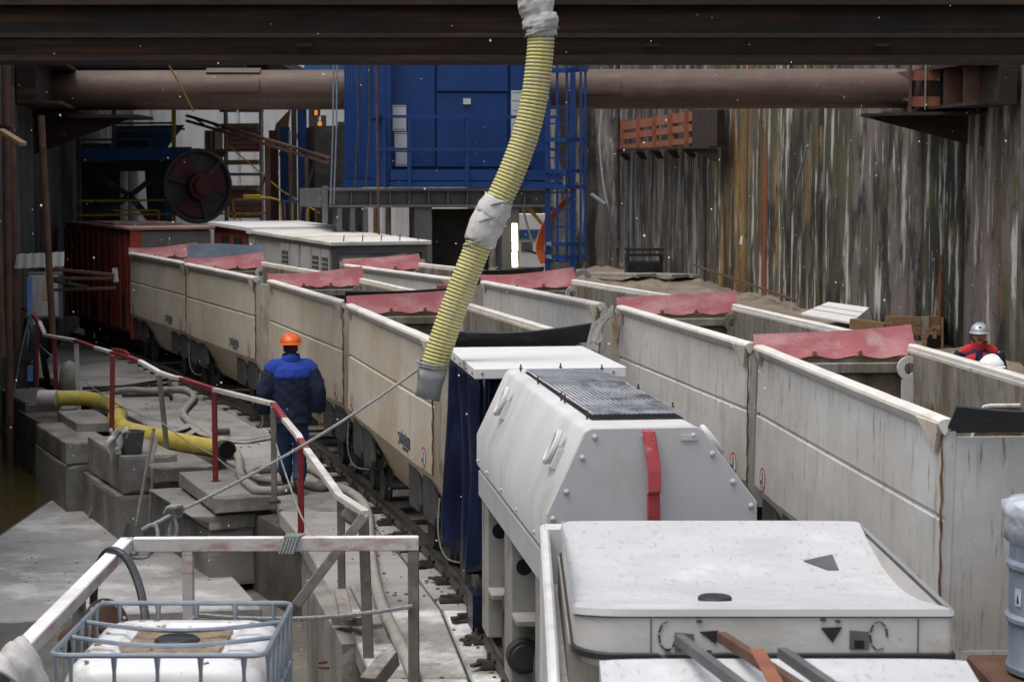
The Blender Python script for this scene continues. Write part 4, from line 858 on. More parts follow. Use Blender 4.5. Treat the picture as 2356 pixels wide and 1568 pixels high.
# tether rope from the hanging hose to the corner of the railing
he = at(966, 846, 15.5)
rp = thing('tether_rope', 'taut grey rope tying the hanging hose to the railing corner', 'rope', tuple(he))
kn = at(397, 1182, 13.1)
build('strand', MB().tube(sag(he, kn, .06, 14), .0115, 7), K['rope'], rp, smooth=True)
kb = MB()
for k in range(3): kb.tube(spline([kn+V((-.05+.02*k,0,.0)), kn+V((-.02+.02*k,-.04,.05)), kn+V((.02+.02*k,0,.05)), kn+V((.0+.02*k,.04,-.02)), kn+V((-.05+.02*k,0,0))],4), .016, 6)
kb.tube(spline([kn, kn+V((.03,-.02,-.10)), kn+V((.0,-.02,-.20)), kn+V((-.02,-.02,-.14)), kn+V((.0,0,-.02))],5), .014, 6)
build('knot', kb, K['rope'], rp, smooth=True)
build('strand', MB().tube([kn, at(365,1200,12.95), at(350,1208,12.9)], .016, 6), K['rope'], rp)
wr = MB().tube(spline([at(328,1218,12.75), at(350,1206,12.75), at(361,1215,12.75), at(362,1240,12.72), at(350,1268,12.62), at(335,1281,12.6), at(300,1282,12.55)],5), .013, 6)
wr.tube(spline([at(285,1250,12.58), at(295,1240,12.6), at(318,1246,12.6), at(321,1262,12.6), at(308,1277,12.6), at(290,1266,12.56), at(286,1250,12.58)],5), .012, 6)
build('wire_tie', wr, K['rope'], rp)
bl = MB()
for k in range(5): bl.tube([(-.0+V((-2.474+1.0+.02*k-.01,12.58,1.14)).x, 12.57, 1.14), (-1.45+.02*k, 12.58, 1.245), (-1.44+.025*k, 12.72, 1.24)], .01, 5)
tag(build('wire_binding', bl, K['rope']), 'bit of wire wound round the white top rail', 'wire')
# rag on the left rail
def rag(u, v):
    t = (v-.45)*2; y = 9.05+.62*u
    return (-2.40+.10*math.tanh(t*2)+.05*math.sin(u*9+v*3)*abs(t)+.03*t, y+.05*math.sin(v*9), 1.27-.26*abs(t)**1.3*(.7+.5*u)+.02*math.sin(u*19+v*5)+.015*math.sin(u*31))
tag(build('rag', MB().sheet(rag, 30, 22, .012), K['cloth'], smooth='all'), 'dirty white rag hung over the white rail at lower left', 'rag')
hs = spline([at(215,1400,12.6), at(219,1330,12.4), at(238,1278,12.2), at(262,1266,12.1), at(292,1285,12.0), at(318,1340,11.7), at(333,1410,11.4), at(338,1480,11.2)],6)
tag(build('rubber_hose', MB().tube(hs, .026, 10), K['blkrub'], smooth=True), 'black rubber hose arching over the white rail', 'hose')
# ------------------------------------------------------------------ the tote
tt = thing('tank_tote', 'white plastic tank in a galvanised cage at the lower left', 'tank', (-1.68, 9.85, .12))
X0, X1, Y0, Y1 = -2.19, -1.17, 9.28, 10.46; ZT = 1.27
def rrect(x0, x1, y0, y1, r, z, n=6):
    P = []
    for cx, cy, a in ((x1-r,y1-r,0),(x0+r,y1-r,90),(x0+r,y0+r,180),(x1-r,y0+r,270)):
        for k in range(n+1): t = math.radians(a+90*k/n); P.append(V((cx+r*math.cos(t), cy+r*math.sin(t), z)))
    return P
bt = MB(); rings = []
for ins, z in ((.05,.25),(.025,.3),(.025,1.06),(.035,1.12),(.065,1.175),(.12,1.205),(.22,1.212),(.25,1.19),(.33,1.186)): rings.append(rrect(X0+ins, X1-ins, Y0+ins, Y1-ins, .14 if ins < .1 else .12, z))
bt.loft(rings); tank = build('tank', bt, K['ibc'], tt, smooth=True)
dr = MB().sheet(lambda u, v: (X0+.27+.48*u, Y0+.30+.55*v, 1.184+.008*math.sin(u*13+v*4)*math.sin(v*11)), 12, 12, -.02); build('dirt', dr, K['dirt'], tank)['kind'] = 'stuff'
build('lid', MB().lathe([(.11,1.17),(.115,1.215),(.10,1.228),(.03,1.23)], (-1.68,9.84,0), 24), K['black'], tank, smooth=True)
lf = MB()
for k in range(26):
    x, y = rnd.uniform(X0+.1,X1-.1), rnd.uniform(Y0+.08,Y1-.1); lf.ball((x,y,1.208), rnd.uniform(.008,.026), 6, 4, (1,1,.35))
for x, z in ((-1.93,.98),(-1.85,.97),(-1.55,1.03),(-1.34,1.02),(-1.95,1.03)): lf.ball((x,Y0+.035,z), .022, 6, 4, (.5,.3,1.2))
build('leaf_litter', lf, K['dirt'], tank)['kind'] = 'stuff'
for z, closed in ((ZT,1),(.98,1),(.66,1),(.36,1)):
    P = rrect(X0, X1, Y0, Y1, .07, z); build('cage_bar', MB().tube(P+[P[0]], .0135, 8, cap=False), K['galv'], tt, smooth=True)
for y in (Y0+.28, Y0+.62): build('cage_bar', MB().tube(spline([(X0,y+.15,ZT-.01),(X0+.35,y+.02,ZT-.02),(X1-.35,y+.02,ZT-.02),(X1,y+.15,ZT-.01)],5), .0125, 8), K['galv'], tt, smooth=True)
for k in range(5):
    x = X0+.10+.205*k
    for y in (Y0, Y1): build('cage_bar', MB().tube([(x,y,.15),(x,y,ZT-.08),(x,y,ZT)], [.0095,.0095,.017], 8), K['galv'], tt, smooth=True)
for k in range(6):
    y = Y0+.12+.19*k
    for x in (X0, X1): build('cage_bar', MB().tube([(x,y,.15),(x,y,ZT-.08),(x,y,ZT)], [.0095,.0095,.017], 8), K['galv'], tt, smooth=True)
build('pallet', MB().box((X0-.02,Y0-.02,.12),(X1+.02,Y1+.02,.25)), K['galv'], tt)
# rusty flanged pipe lying behind the tote
fpp = thing('flanged_pipe', 'rusty flanged pipe end lying behind the white tank', 'pipe', tuple(at(245,1425,12.1)))
ca = at(243,1428,12.0); ax = V((.5,-.6,.35)).normalized()
fm = MB().disc(ca, ax, .14, .02, 22); build('flange', fm, K['rust'], fpp)
build('barrel', MB().tube([ca-ax*.5, ca+ax*.04], .09, 16), K['rust'], fpp, smooth=True)
fh = MB(); e1 = ax.cross(V((0,0,1))).normalized(); e2 = ax.cross(e1)
for k in range(8): fh.disc(ca+ax*.02+(e1*math.cos(k*.785)+e2*math.sin(k*.785))*.117, ax, .012, .004, 8)
build('bolt_hole', fh, K['paper'], fpp)

# ------------------------------------------------------------------ drum on the right edge
dm = thing('steel_drum', 'blue grey drum wrapped with clear film at the right edge', 'drum', (2.84, 10.2, .95))
cx, cy = 2.87, 10.2
build('barrel', MB().lathe([(.27,.96),(.29,.97),(.295,1.0),(.285,1.02),(.285,1.22),(.302,1.24),(.302,1.26),(.285,1.28),(.285,1.50),(.302,1.52),(.302,1.54),(.285,1.56),(.285,1.74),(.29,1.78),(.31,1.80),(.30,1.83),(.25,1.82)], (cx,cy,0), 36), K['bluedrum'], dm, smooth=True)
fr_ = random.Random(3)
hh = [fr_.uniform(-.02,.025) for _ in range(40)]
build('film_wrap', MB().loft([[V((cx+(r+hh[(k*3+j*5)%40])*math.cos(2*math.pi*k/26), cy+(r+hh[(k*3+j*5)%40])*math.sin(2*math.pi*k/26), z+hh[(k+j*7)%40])) for k in range(26)] for j, (r, z) in enumerate([(.298,1.64),(.305,1.72),(.325,1.78),(.33,1.84),(.26,1.88),(.06,1.89)])]), K['film'], dm, smooth='all')
dc = MB().sheet(lambda u, v: (cx+.2875*math.cos(math.radians(196+10*u)), cy+.2875*math.sin(math.radians(196+10*u)), 1.33+.09*v), 4, 3, -.002); dl = build('label', dc, K['film'], dm)
dd = MB().sheet(lambda u, v: (cx+.2895*math.cos(math.radians(201+4*(u-.5)*(1-.9*v))), cy+.2895*math.sin(math.radians(201+4*(u-.5)*(1-.9*v))), 1.345+.055*v), 4, 3, -.002); build('drop_mark', dd, K['blue'], dl)
ds = MB().box((2.5,9.7,0),(3.3,10.6,.86)); ds.box((2.47,9.75,.86),(3.3,10.65,.95)); tag(build('drum_stand', ds, K['rust'], bevel=.015), 'rusty steel stand under the blue grey drum', 'stand')

# ------------------------------------------------------------------ loose steel angles on the locomotive
for i, (a, b, m, lab) in enumerate([((1562,1459,7.95),(1735,1590,6.9),K['greysteel'],'leftmost bare steel angle lying over the bottom lining segment'),((1741,1492,7.55),(1797,1590,6.9),K['orange'],'bright rusty flat bar lying over the bottom lining segment'),((1660,1454,8.05),(1885,1600,6.9),K['rust'],'long dark rusty angle crossing under the bright flat bar'),((1800,1490,7.6),(1960,1600,6.8),K['greysteel'],'rightmost bare steel angle lying over the bottom lining segment')]):
    p, q = at(*a), at(*b); mb = MB().bar(p, q, .036 if i != 1 else .055, .006)
    if i != 1: mb.bar(p+V((-.016,0,-.02)), q+V((-.016,0,-.02)), .006, .036)
    tag(build('steel_angle', mb, m), lab, 'steel bar', 'loose steel bars over the bottom lining segment')

# ------------------------------------------------------------------ the hanging suction hose
hh_ = thing('hanging_hose', 'yellow ribbed suction hose hanging from above with cloth wrapped joints', 'hose', tuple(at(985,915,15.4)))
HPX = [(1218,-75,15.5),(1228,-20,15.5),(1240,30,15.5),(1245,80,15.5),(1240,150,15.5),(1227,240,15.5),(1206,320,15.5),(1176,400,15.5),(1143,470,15.5),(1114,530,15.5),(1090,590,15.5),(1062,660,15.5),(1034,735,15.5),(1012,800,15.5),(994,865,15.5),(985,912,15.5)]
hp_ = spline([at(*q) for q in HPX], 14)
hr = .110
def seg(z0, z1): return [q for q in hp_ if z1 <= q.z <= z0]
ztop, zend = at(0,82,15.5).z, at(0,855,15.5).z
whole = [q for q in hp_ if q.z >= zend]
build('tube', MB().tube(whole, hr-.010, 20), K['yrib'], hh_, smooth='all')
# helical rib
L = [0]
for a, b in zip(whole, whole[1:]): L.append(L[-1]+(b-a).length)
def along(s):
    for i in range(len(L)-1):
        if s <= L[i+1]: t = (s-L[i])/(L[i+1]-L[i]); return whole[i].lerp(whole[i+1], t), (whole[i+1]-whole[i]).normalized()
    return whole[-1], (whole[-1]-whole[-2]).normalized()
rib = []; n = int(L[-1]/.0285)*10
for k in range(n+1):
    c, t = along(L[-1]*k/n); a = V((0,1,0)); a = (a-t*a.dot(t)).normalized(); b = t.cross(a); an = 2*math.pi*k/10
    rib.append(c+(a*math.cos(an)+b*math.sin(an))*(hr-.010))
build('rib', MB().tube(rib, .0122, 5), K['yhose'], hh_, smooth='all')
def wrap(px, rads, name='cloth_wrap', lab=None, n=22):
    P = [at(*q) for q in px]; mb = MB(); rings = []; r_ = random.Random(len(px)); hs_ = [r_.uniform(-.012,.012) for _ in range(50)]
    for i, (q, r) in enumerate(zip(P, rads)):
        t = (P[min(i+1,len(P)-1)]-P[max(i-1,0)]).normalized(); a = V((0,1,0)); a = (a-t*a.dot(t)).normalized(); b = t.cross(a)
        rings.append([q+(a*math.cos(2*math.pi*k/n)+b*math.sin(2*math.pi*k/n))*(r+.6*hs_[(k*2+i*7)%50]+.007*math.sin(i*2.6+k*.5)+.004*math.sin(k*2.1)) + t*hs_[(k+i*3)%50] for k in range(n)])
    mb.loft(rings); return build(name, mb, K['cloth'], hh_, smooth='all', label=lab)
wp = []; wrd = []
for k in range(30):
    y = -70+152*k/29; f = (y+75)/157
    wp.append((1210+36*min(1,f*1.15), y, 15.5)); wrd.append(.108+.034*abs(math.sin((y+8)*math.pi/40))**.55 if y < 66 else .118+.008*math.sin(k*2.4))
wrap(wp, wrd, lab='fat rolls of cloth wrapped round the top of the hose')
wrap([(1149,458,15.5),(1146,464,15.5),(1139,478,15.5),(1133,490,15.5),(1128,500,15.5),(1126,503,15.5)], [.112,.122,.128,.134,.140,.120], lab='upper layer of cloth on the middle joint of the hose')
wrap([(1131,494,15.5),(1128,500,15.5),(1120,516,15.5),(1112,534,15.5),(1105,550,15.5),(1101,559,15.5)], [.120,.136,.130,.132,.128,.116], lab='lower layer of cloth on the middle joint of the hose')
for q, r in ((at(1144,468,15.5),.128),(at(1127,502,15.5),.138),(at(1103,554,15.5),.128),(at(1246,74,15.5),.130)):
    build('cord', MB().tube([q+V((math.cos(2*math.pi*k/18)*r, math.sin(2*math.pi*k/18)*r, .035*math.cos(2*math.pi*k/18)+.006*math.sin(k*2))) for k in range(19)], .007, 5), K['rope'], hh_)
sl_ = MB(); P = [at(995,850,15.5), at(991,872,15.5), at(987,892,15.5), at(983,916,15.5)]; rings = []
for i, (q, ra, rb) in enumerate(zip(P, (.112,.104,.098,.094), (.112,.085,.05,.028))):
    rings.append([q+V((math.cos(2*math.pi*k/24)*ra, math.sin(2*math.pi*k/24)*rb, -.022*math.cos(2*math.pi*k/24)+.006*math.sin(k*2.3+i))) for k in range(24)])
build('grey_sleeve', sl_.loft(rings), K['sleeve'], hh_, smooth='all', label='flattened grey sleeve at the end of the hose')
tl = MB()
for z in (0, .02): tl.tube([P[0]+V((math.cos(2*math.pi*k/16)*.117, math.sin(2*math.pi*k/16)*.115, .03+z-.02*math.cos(2*math.pi*k/16+.4))) for k in range(17)], .011, 6)
build('lashing', tl, K['rope'], hh_)

# ------------------------------------------------------------------ yellow hose and canvas hoses on the walkway
yh = thing('suction_hose', 'dusty yellow suction hose lying bent on the walkway edge', 'hose', tuple(gz(400,1010,0)))
r2 = .112
def on(px, py, z): q = gz(px, py, z); return q
P = [on(128,915,.30), on(180,915,.28), on(225,921,.26), on(255,930,.24), on(270,944,.22), on(273,956,.2), on(272,968,.17)]
Q = [on(266,960,.16), on(284,985,.14), on(340,1000,.13), on(420,1018,.12), on(500,1032,.115), on(520,1036,.115)]
build('tube', MB().tube(spline(P,7), r2, 18), K['yhose2'], yh, smooth='all'); 
q2 = spline(Q,7); build('tube', MB().tube(q2, r2+.008, 18), K['yhose2'], yh, smooth='all')
ed = q2[-1]; t = (q2[-1]-q2[-3]).normalized()
a = V((0,0,1)); a = (a-t*a.dot(t)).normalized(); b = t.cross(a)
rr = MB(); rr.loft([[ed+t*s+(a*math.cos(2*math.pi*k/20)+b*math.sin(2*math.pi*k/20))*r for k in range(20)] for r, s in ((.125,-.10),(.132,-.09),(.132,.03),(.128,.035),(.108,.03),(.10,-.08))], cap=False); build('end_collar', rr, K['bogie'], yh, smooth=True)
build('end_opening', MB().disc(ed+t*.001, t, .108, .004, 20), K['hole'], yh)
pl = spline(P,7)[0]; build('end_sleeve', MB().tube([pl+V((-.25,.05,.0)), pl+V((.03,0,0))], r2+.006, 16), K['cloth'], yh, smooth=True)
tw = MB().tube([P[5]+V((math.cos(2*math.pi*k/12)*.13, math.sin(2*math.pi*k/12)*.05, math.sin(2*math.pi*k/12)*.125)) for k in range(13)], .010, 5); build('wire_tie', tw, K['bolt'], yh)
def canvas(px, label, r=.05, flat=None, m='hosecloth'):
    pts = spline([gz(x, y, .05) for x, y in px], 7)
    return tag(build('canvas_hose', MB().tube(pts, r, 10) if not flat else MB().tube(pts, [flat]*len(pts), 10, ref=(0,0,1)), K[m], smooth='all'), label, 'hose', 'canvas hoses on the walkway')
canvas([(262,900),(300,896),(350,899),(400,896),(425,897),(442,905),(446,916),(435,930),(423,945),(424,958),(440,973),(462,985),(490,1005),(520,1020),(540,1035),(550,1058),(552,1085),(562,1105),(585,1125),(600,1128),(640,1128),(672,1121)], 'grey canvas hose snaking the length of the walkway to the worker', .052)
canvas([(735,1083),(700,1075),(640,1075),(590,1081),(575,1088),(600,1100),(640,1106),(690,1111),(740,1120),(752,1108),(742,1093),(720,1080)], 'loop of grey canvas hose lying at the boots of the worker', .048)
canvas([(735,1112),(770,1118),(800,1128),(830,1150),(845,1175),(850,1215),(852,1260),(862,1330),(880,1395),(905,1450),(935,1510),(955,1560)], 'grey canvas hose running down the snowy walkway behind the white railing', .05)
canvas([(505,1005),(560,1010),(600,1004),(640,997)], 'flat piece of canvas hose left of the worker', .05, (.012,.06))
canvas([(393,992),(420,985),(438,975),(452,985),(470,998),(500,1005)], 'crumpled flat canvas hose in front of the yellow hose end', .05, (.014,.075))
canvas([(430,1000),(455,985),(470,978),(478,990),(468,1000)], 'torn strip of canvas lying over the canvas hose', .05, (.012,.06))
ps = thing('short_pipe', 'short dark pipe stub lying on the walkway', 'pipe', tuple(gz(520,1000,0)))
p0, p1 = gz(490,994,.06), gz(527,992,.06); build('barrel', MB().tube([p0,p1], .05, 14), K['rust'], ps, smooth=True); build('opening', MB().disc(p1, p1-p0, .04, .004, 14), K['hole'], ps)
sf = thing('trestle', 'dark steel angle frame lying on the walkway', 'frame')
sf.location = gz(330,900,0)
for a_, b_ in [((190,893),(392,884)),((190,905),(390,872)),((280,910),(392,908)),((388,860),(393,913)),((365,858),(388,858)),((190,905),(240,915))]:
    build('frame_bar', MB().bar(gz(*a_,.05), gz(*b_,.05), .05, .05), K['dark'], sf)
# bucket with a rag, shovels, sticks
bk = thing('bucket', 'dented grey metal bucket standing on a concrete block', 'bucket'); bc = at(303,1052,24.75); bk.location = bc
build('shell', MB().lathe([(.115,0),(.12,.01),(.165,.32),(.172,.325),(.172,.335),(.16,.335),(.113,.03),(.02,.025)], bc, 22), K['greysteel'], bk, smooth=True)
hd_ = MB().tube([bc+V((.168*math.cos(a), .03+.05*math.sin(a), .33+.02*math.sin(a))) for a in [math.pi*k/10 for k in range(11)]], .006, 5); build('handle', hd_, K['bolt'], bk)
rgp = [rnd.uniform(-.02,.02) for _ in range(60)]
def rag2(u, v): return bc+V((-.27+.26*u+.03*math.sin(v*9), -.10+.05*math.sin(u*11+v*7)-.02*v, .36-.20*(1-u)**1.2*v*2-.04*v+.03*math.sin(u*17+v*3)+rgp[int(u*7)*7+int(v*7)]))
tag(build('rag', MB().sheet(rag2, 16, 14, .012), K['cloth'], smooth='all'), 'crumpled pale rag hanging on the grey bucket', 'rag')
def shovel(h0, h1, blade, lab):
    sh = thing('shovel', lab, 'shovel', tuple(h1), group='shovels leaning on the blocks')
    build('shaft', MB().tube([h0, h0.lerp(h1,.5)+V((0,-.01,0)), h1], [.022,.02,.02], 8), K['greywood'], sh, smooth=True)
    d = (h1-h0).normalized(); sd_ = V((1,0,0)); sd_ = (sd_-d*sd_.dot(d)).normalized(); nn = d.cross(sd_)
    def bl(u, v):
        w = .115*(1 if v < .55 else math.cos((v-.55)/.45*math.pi/2)**.5+.02)
        return h1 + d*(.30*v-.02) + sd_*(w*(2*u-1)) + nn*(.05*((2*u-1)**2)+.02*v)
    build('blade', MB().sheet(bl, 8, 8, .004), K['greysteel'], sh, smooth=True)
shovel(at(354,985,23.6), at(313,1210,23.3), None, 'shovel leaning steeply on the block with the bucket, the left one')
shovel(at(352,1075,23.9), at(344,1212,23.9), None, 'upright shovel leaning beside the other one')
tag(build('stick', MB().tube([at(256,1010,26.3), at(230,1110,26.0), at(205,1190,25.9)], .022, 7), K['greywood']), 'grey stick leaning on the mossy block', 'stick')
tag(build('wood_stake', MB().prism([at(352,1000,24.2), at(365,1003,24.2), at(352,1064,24.0), at(340,1060,24.0)], (0,.03,0)), K['greywood']), 'flat wooden stake beside the shovel handle', 'stake')
db = MB()
for k in range(9): db.bar(gz(*( (215+rnd.uniform(-6,40)), 1165+rnd.uniform(-10,12)), -.85), gz(225+rnd.uniform(-10,35), 1150+rnd.uniform(-10,20), -.70), .04+.05*rnd.random(), .03)
tag(build('scrap_heap', db, K['dark']), 'dark scrap lying between the two stacks of blocks', 'scrap')['kind'] = 'stuff'
for i, (a_, b_) in enumerate((((786,1360),(800,1420)),((822,1350),(868,1440)))):
    tag(build('timber', MB().bar(at(a_[0]-3,a_[1],15.6), at(b_[0]-2,b_[1],14.9), .10, .05), K['greywood'], bevel=.008), ('pale timber offcut left of the bracing post','pale timber offcut behind the bracing post')[i], 'timber', 'timber offcuts')
# ------------------------------------------------------------------ left side: poles, gate, cabinet, cables
def pole(px0, py0, px1, py1, d, r, m, lab):
    t = thing('pole', lab, 'pole', tuple(at(px1, py1, d)), group='rusty poles on the left')
    p, q = at(px0, py0, d), at(px1, py1, d); build('pole_tube', MB().tube([q, p+(p-q).normalized()*1.6], r, 12), m, t, smooth=True); return t, p, q
t1, p, q = pole(12,150,24,1098,30.3,.062,K['rust'],'leftmost rusty pole standing in the water')
build('clamp', MB().disc(at(14,292,30.3)-V((0,0,.03)),(0,0,1),.10,.06,10).bar(at(14,292,30.3)+V((.0,-.09,0)), at(32,296,30.2)+V((0,-.09,0)),.05,.05), K['dark'], t1)
pole(28,420,38,800,33.5,.075,K['rust'],'thicker rusty pole beside the leftmost one')
pole(-6,560,5,820,29.0,.06,K['rust'],'rusty pole cut by the left edge of the picture')
pole(107,500,122,785,31.5,.055,K['rust'],'rusty pole rising in front of the red locomotive')
tag(build('bracket_plank', MB().bar(at(2,300,30.0), at(54,332,29.6), .12, .06), K['plank'], bevel=.006), 'short light plank clamped to the leftmost pole', 'plank')
def wavy(u, v): 
    a = at(30,585,33.5).lerp(at(148,579,33.0), u); return a + V((0, -.05*v, -.24*v)) + V((0,.008*math.sin(u*38),.004*math.sin(u*38)))
tag(build('corrugated_sheet', MB().sheet(wavy, 60, 3, .01), K['board']), 'narrow white corrugated sheet beside the pole on the left', 'sheet')
cb = thing('cabinet', 'grey equipment cabinet standing on the walkway at left', 'cabinet', tuple(gz(105,735,.0)))
c = gz(105,735,0); c.y = 36.5; c = at(105,732,36.5); build('body', MB().obox(c, .62, .4, .85, .2), K['greysteel'], cb, bevel=.015); build('door', MB().obox(c+V((0.03,-.21,.05)), .5, .02, .75, .2), K['greyvan'], cb, bevel=.006)
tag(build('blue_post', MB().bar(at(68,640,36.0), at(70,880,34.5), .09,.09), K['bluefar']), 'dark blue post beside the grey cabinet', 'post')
gt_ = thing('gate_frame', 'rusty triangular steel gate frame in front of the red locomotive', 'gate', tuple(at(112,690,32.6)))
for a_, b_, w, m in [((112,618),(262,632),.06,K['rust']),((115,640),(262,640),.055,K['rust']),((112,667),(266,662),.04,K['rust']),((113,612),(103,690),.10,K['plank']),((264,618),(267,650),.09,K['greysteel']),((115,645),(200,660),.03,K['dark'])]:
    build('gate_bar', MB().bar(at(*a_,32.6), at(*b_,32.4), w, .05), m, gt_, bevel=.004)
cbm = MB(); r9 = random.Random(4)
for k in range(9): cbm.tube(spline([at(40+k*1.5,845,33.0), at(52+r9.uniform(-4,6),780,33.0), at(62+r9.uniform(-4,10),730+r9.uniform(-6,10),32.8), at(72+r9.uniform(-3,8),760,32.6), at(68+r9.uniform(-4,14),800+r9.uniform(0,30),32.6), at(55+r9.uniform(-4,10),840,32.6)],6), .016, 5)
cbm.tube(spline([at(66,735,32.6), at(50,800,31.8), at(36,880,31.0), at(22,960,30.2)],6), .018, 5)
tag(build('cable_bundle', cbm, K['dark'], smooth=True), 'bundle of dark cables hanging off the railing at left', 'cables')

# ------------------------------------------------------------------ struts and walers over the pit
bm_ = thing('strut_beam', 'huge dark rusty steel beam crossing the top of the picture', 'beam', (0, 22.4, 4.66))
XB0, XB1 = WL(22)-.2, WX(22)+.2
BZ = .175
for nm, a_, b_ in (('lower_flange',(22,4.66),(22.9,4.72)),('middle_flange',(21.93,4.902),(22.9,4.95)),('web',(22.13,4.95),(22.17,5.26)),('upper_flange',(21.95,5.26),(22.9,5.31)),('upper_web',(22.1,5.31),(22.14,5.75)),('top_flange',(21.9,5.75),(22.9,5.8))):
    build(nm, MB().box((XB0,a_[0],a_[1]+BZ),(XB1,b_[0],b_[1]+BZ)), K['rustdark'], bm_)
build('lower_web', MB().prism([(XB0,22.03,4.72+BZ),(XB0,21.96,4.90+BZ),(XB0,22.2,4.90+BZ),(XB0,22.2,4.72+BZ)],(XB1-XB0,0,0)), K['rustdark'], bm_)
for px in (700,1500,2030,2440): 
    q = at(px, 148 if px == 700 else 132 if px != 1500 else 150, 21.95); build('slot', MB().box((q.x-.08,21.955,4.98),(q.x+.08,21.99,5.02)), K['hole'], bm_)
pst = thing('strut_pipe', 'long rusty strut pipe crossing the pit from wall to wall', 'pipe', (0, 40.5, 4.85))
yP = 40.5; pc = at(1100,206,yP).z; pr_ = .398
xa, xb = at(112,206,yP).x, at(2082,206,yP).x
build('tube', MB().tube([(xa,yP,pc-.02),(xb,yP,pc+.02)], pr_, 40), K['pipe'], pst, smooth=True)
for x0, x1, a0, a1 in ((478,602,62,100),(1330,1425,120,165),(1900,1982,152,190),(478,602,120,160)):
    X0_, X1_ = at(x0,206,yP).x, at(x1,206,yP).x
    build('patch_plate', MB().sheet(lambda u, v: (X0_+(X1_-X0_)*u, yP+math.cos(math.radians(a0+(a1-a0)*v))*(pr_+.018), pc+math.sin(math.radians(a0+(a1-a0)*v))*(pr_+.018)) if True else None, 2, 8, -.02).xf(Matrix.Translation((0,2*yP,0)) @ Matrix.Scale(-1,4,(0,1,0))) if False else MB().sheet(lambda u, v: (X0_+(X1_-X0_)*u, yP-abs(math.sin(math.radians(a0+(a1-a0)*v-90)))*0-math.sqrt(max(0,1-math.cos(math.radians(a0+(a1-a0)*v))**2))*0-math.cos(math.radians(a0+(a1-a0)*v-90-60))*(pr_+.015), pc-math.sin(math.radians(a0+(a1-a0)*v-90-60))*(pr_+.015)), 2, 8, .015), K['pipe'], pst, smooth=True)
for x, s in ((xa,-1),(xb,1)):
    build('end_plate', MB().box((x,yP-.45,pc-.5),(x+s*.05,yP+.45,pc+.46)), K['rust'], pst)
    for z in (.16,-.36): build('jack_plate', MB().box((x+s*.05,yP-.42,pc+z),(x+s*.62,yP-.30,pc+z+.2)), K['orange'], pst)
    fb = MB()
    for k in range(3): fb.box((x+s*(.12+.16*k),yP-.27,pc-.40),(x+s*(.15+.16*k),yP+.3,pc+.36))
    build('stiffener', fb, K['rust'], pst)
    build('rod', MB().bar((x+s*.32,yP-.45,pc-.42),(x+s*.32,yP-.45,pc+.5),.025,.025), K['bolt'], pst)
for k, z in enumerate((-.2,.1,.33)): build('gusset_plate', MB().prism([(xb-.3,yP-.2-.1*k*0,pc+z),(xb,yP-.4,pc+z-.06),(xb,yP-.4,pc+z+.02)],(0,.02,0)), K['rust'], pst)
def waler(lab, side, y0, y1, z0, z1, dep, m):
    w = thing('waler', lab, 'beam', (0,0,0)); W_ = WX if side > 0 else WL
    a, b = V((W_(y0)-side*.06, y0, 0)), V((W_(y1)-side*.06, y1, 0)); n = V((-side*1,0,0))
    for nm, za, zb, dd in (('flange', z0, z0+.06, dep), ('flange', z1-.06, z1, dep), ('web', z0+.06, z1-.06, dep*.45)):
        build(nm, MB().prism([a+V((0,0,za)), b+V((0,0,za)), b+n*dd+V((0,0,za)), a+n*dd+V((0,0,za))], (0,0,zb-za)), m, w)
    return w
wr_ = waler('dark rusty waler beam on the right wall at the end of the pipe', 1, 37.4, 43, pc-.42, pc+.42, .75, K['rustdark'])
for y in (38.4,39.5,41.5): build('stiffener', MB().box((WX(y)-.7,y,pc-.36),(WX(y)-.1,y+.03,pc+.36)), K['rust'], wr_)
bk_ = MB().prism([(WX(39),39,pc-.48),(WX(39)-2.3,40,pc-.50),(WX(40),41.5,pc-.50)],(0,0,-.05)); bk_.prism([(WX(40),40.2,pc-.53),(WX(40)-2.2,40.2,pc-.53),(WX(40),40.2,pc-1.1)],(0,.04,0)); build('bracket', bk_, K['rustdark'], wr_)
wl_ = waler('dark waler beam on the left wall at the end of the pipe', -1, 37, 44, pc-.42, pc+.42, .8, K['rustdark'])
bk_ = MB().prism([(WL(40),40.2,pc-.53),(WL(40)+2.1,40.2,pc-.53),(WL(40),40.2,pc-1.3)],(0,.05,0)); bk_.box((WL(40),39.6,pc-.59),(WL(40)+2.2,41.3,pc-.53)); build('bracket', bk_, K['rustdark'], wl_)
fw = thing('waler', 'orange primed lattice waler far along the right wall', 'beam', (0,0,0))
def wq(px, py): # point on a line just inside the far right wall
    u = (px-CPX)/FPX; y = (9.08+.13*40.5-.6)/(u*1.0+.13); return at(px, py, y)
for (ya, yb) in ((262,284),(292,308),(322,336)):
    p, q = wq(1350, 420-(420-ya)*.80), wq(1592, ya-6); p2, q2_ = wq(1350, 420-(420-yb)*.80), wq(1592, yb-6)
    build('flange', MB().prism([p, q, q2_, p2], (.12,.02,0)), K['orange'], fw)
for k in range(7):
    x = 1360+37*k; f = .80+.2*(x-1350)/242; a, b = wq(x, 420-(420-250)*f-3), wq(x, 420-(420-340)*f); build('stiffener', MB().prism([a+V((-.12,-.1,-.15)), a+V((0,-.1,0)), a+V((.12,-.1,-.15)), b+V((.12,-.1,0)), b+V((-.12,-.1,0))], (0,.12,0)), K['orange'], fw)
    build('corbel', MB().prism([b+V((-.15,0,-.02)), b+V((.15,0,-.02)), b+V((.3,.1,-.28)), b+V((.1,.1,-.3))], (0,.3,0)), K['rustdark'], fw)
p, q = wq(1592,252), wq(1650,252); build('end_box', MB().prism([p, q, wq(1650,338), wq(1592,338)], (.25,.1,0)), K['rustdark'], fw)
p, q = wq(1350,345), wq(1652,338); build('shelf', MB().bar(p, q, .5, .06), K['rustdark'], fw)
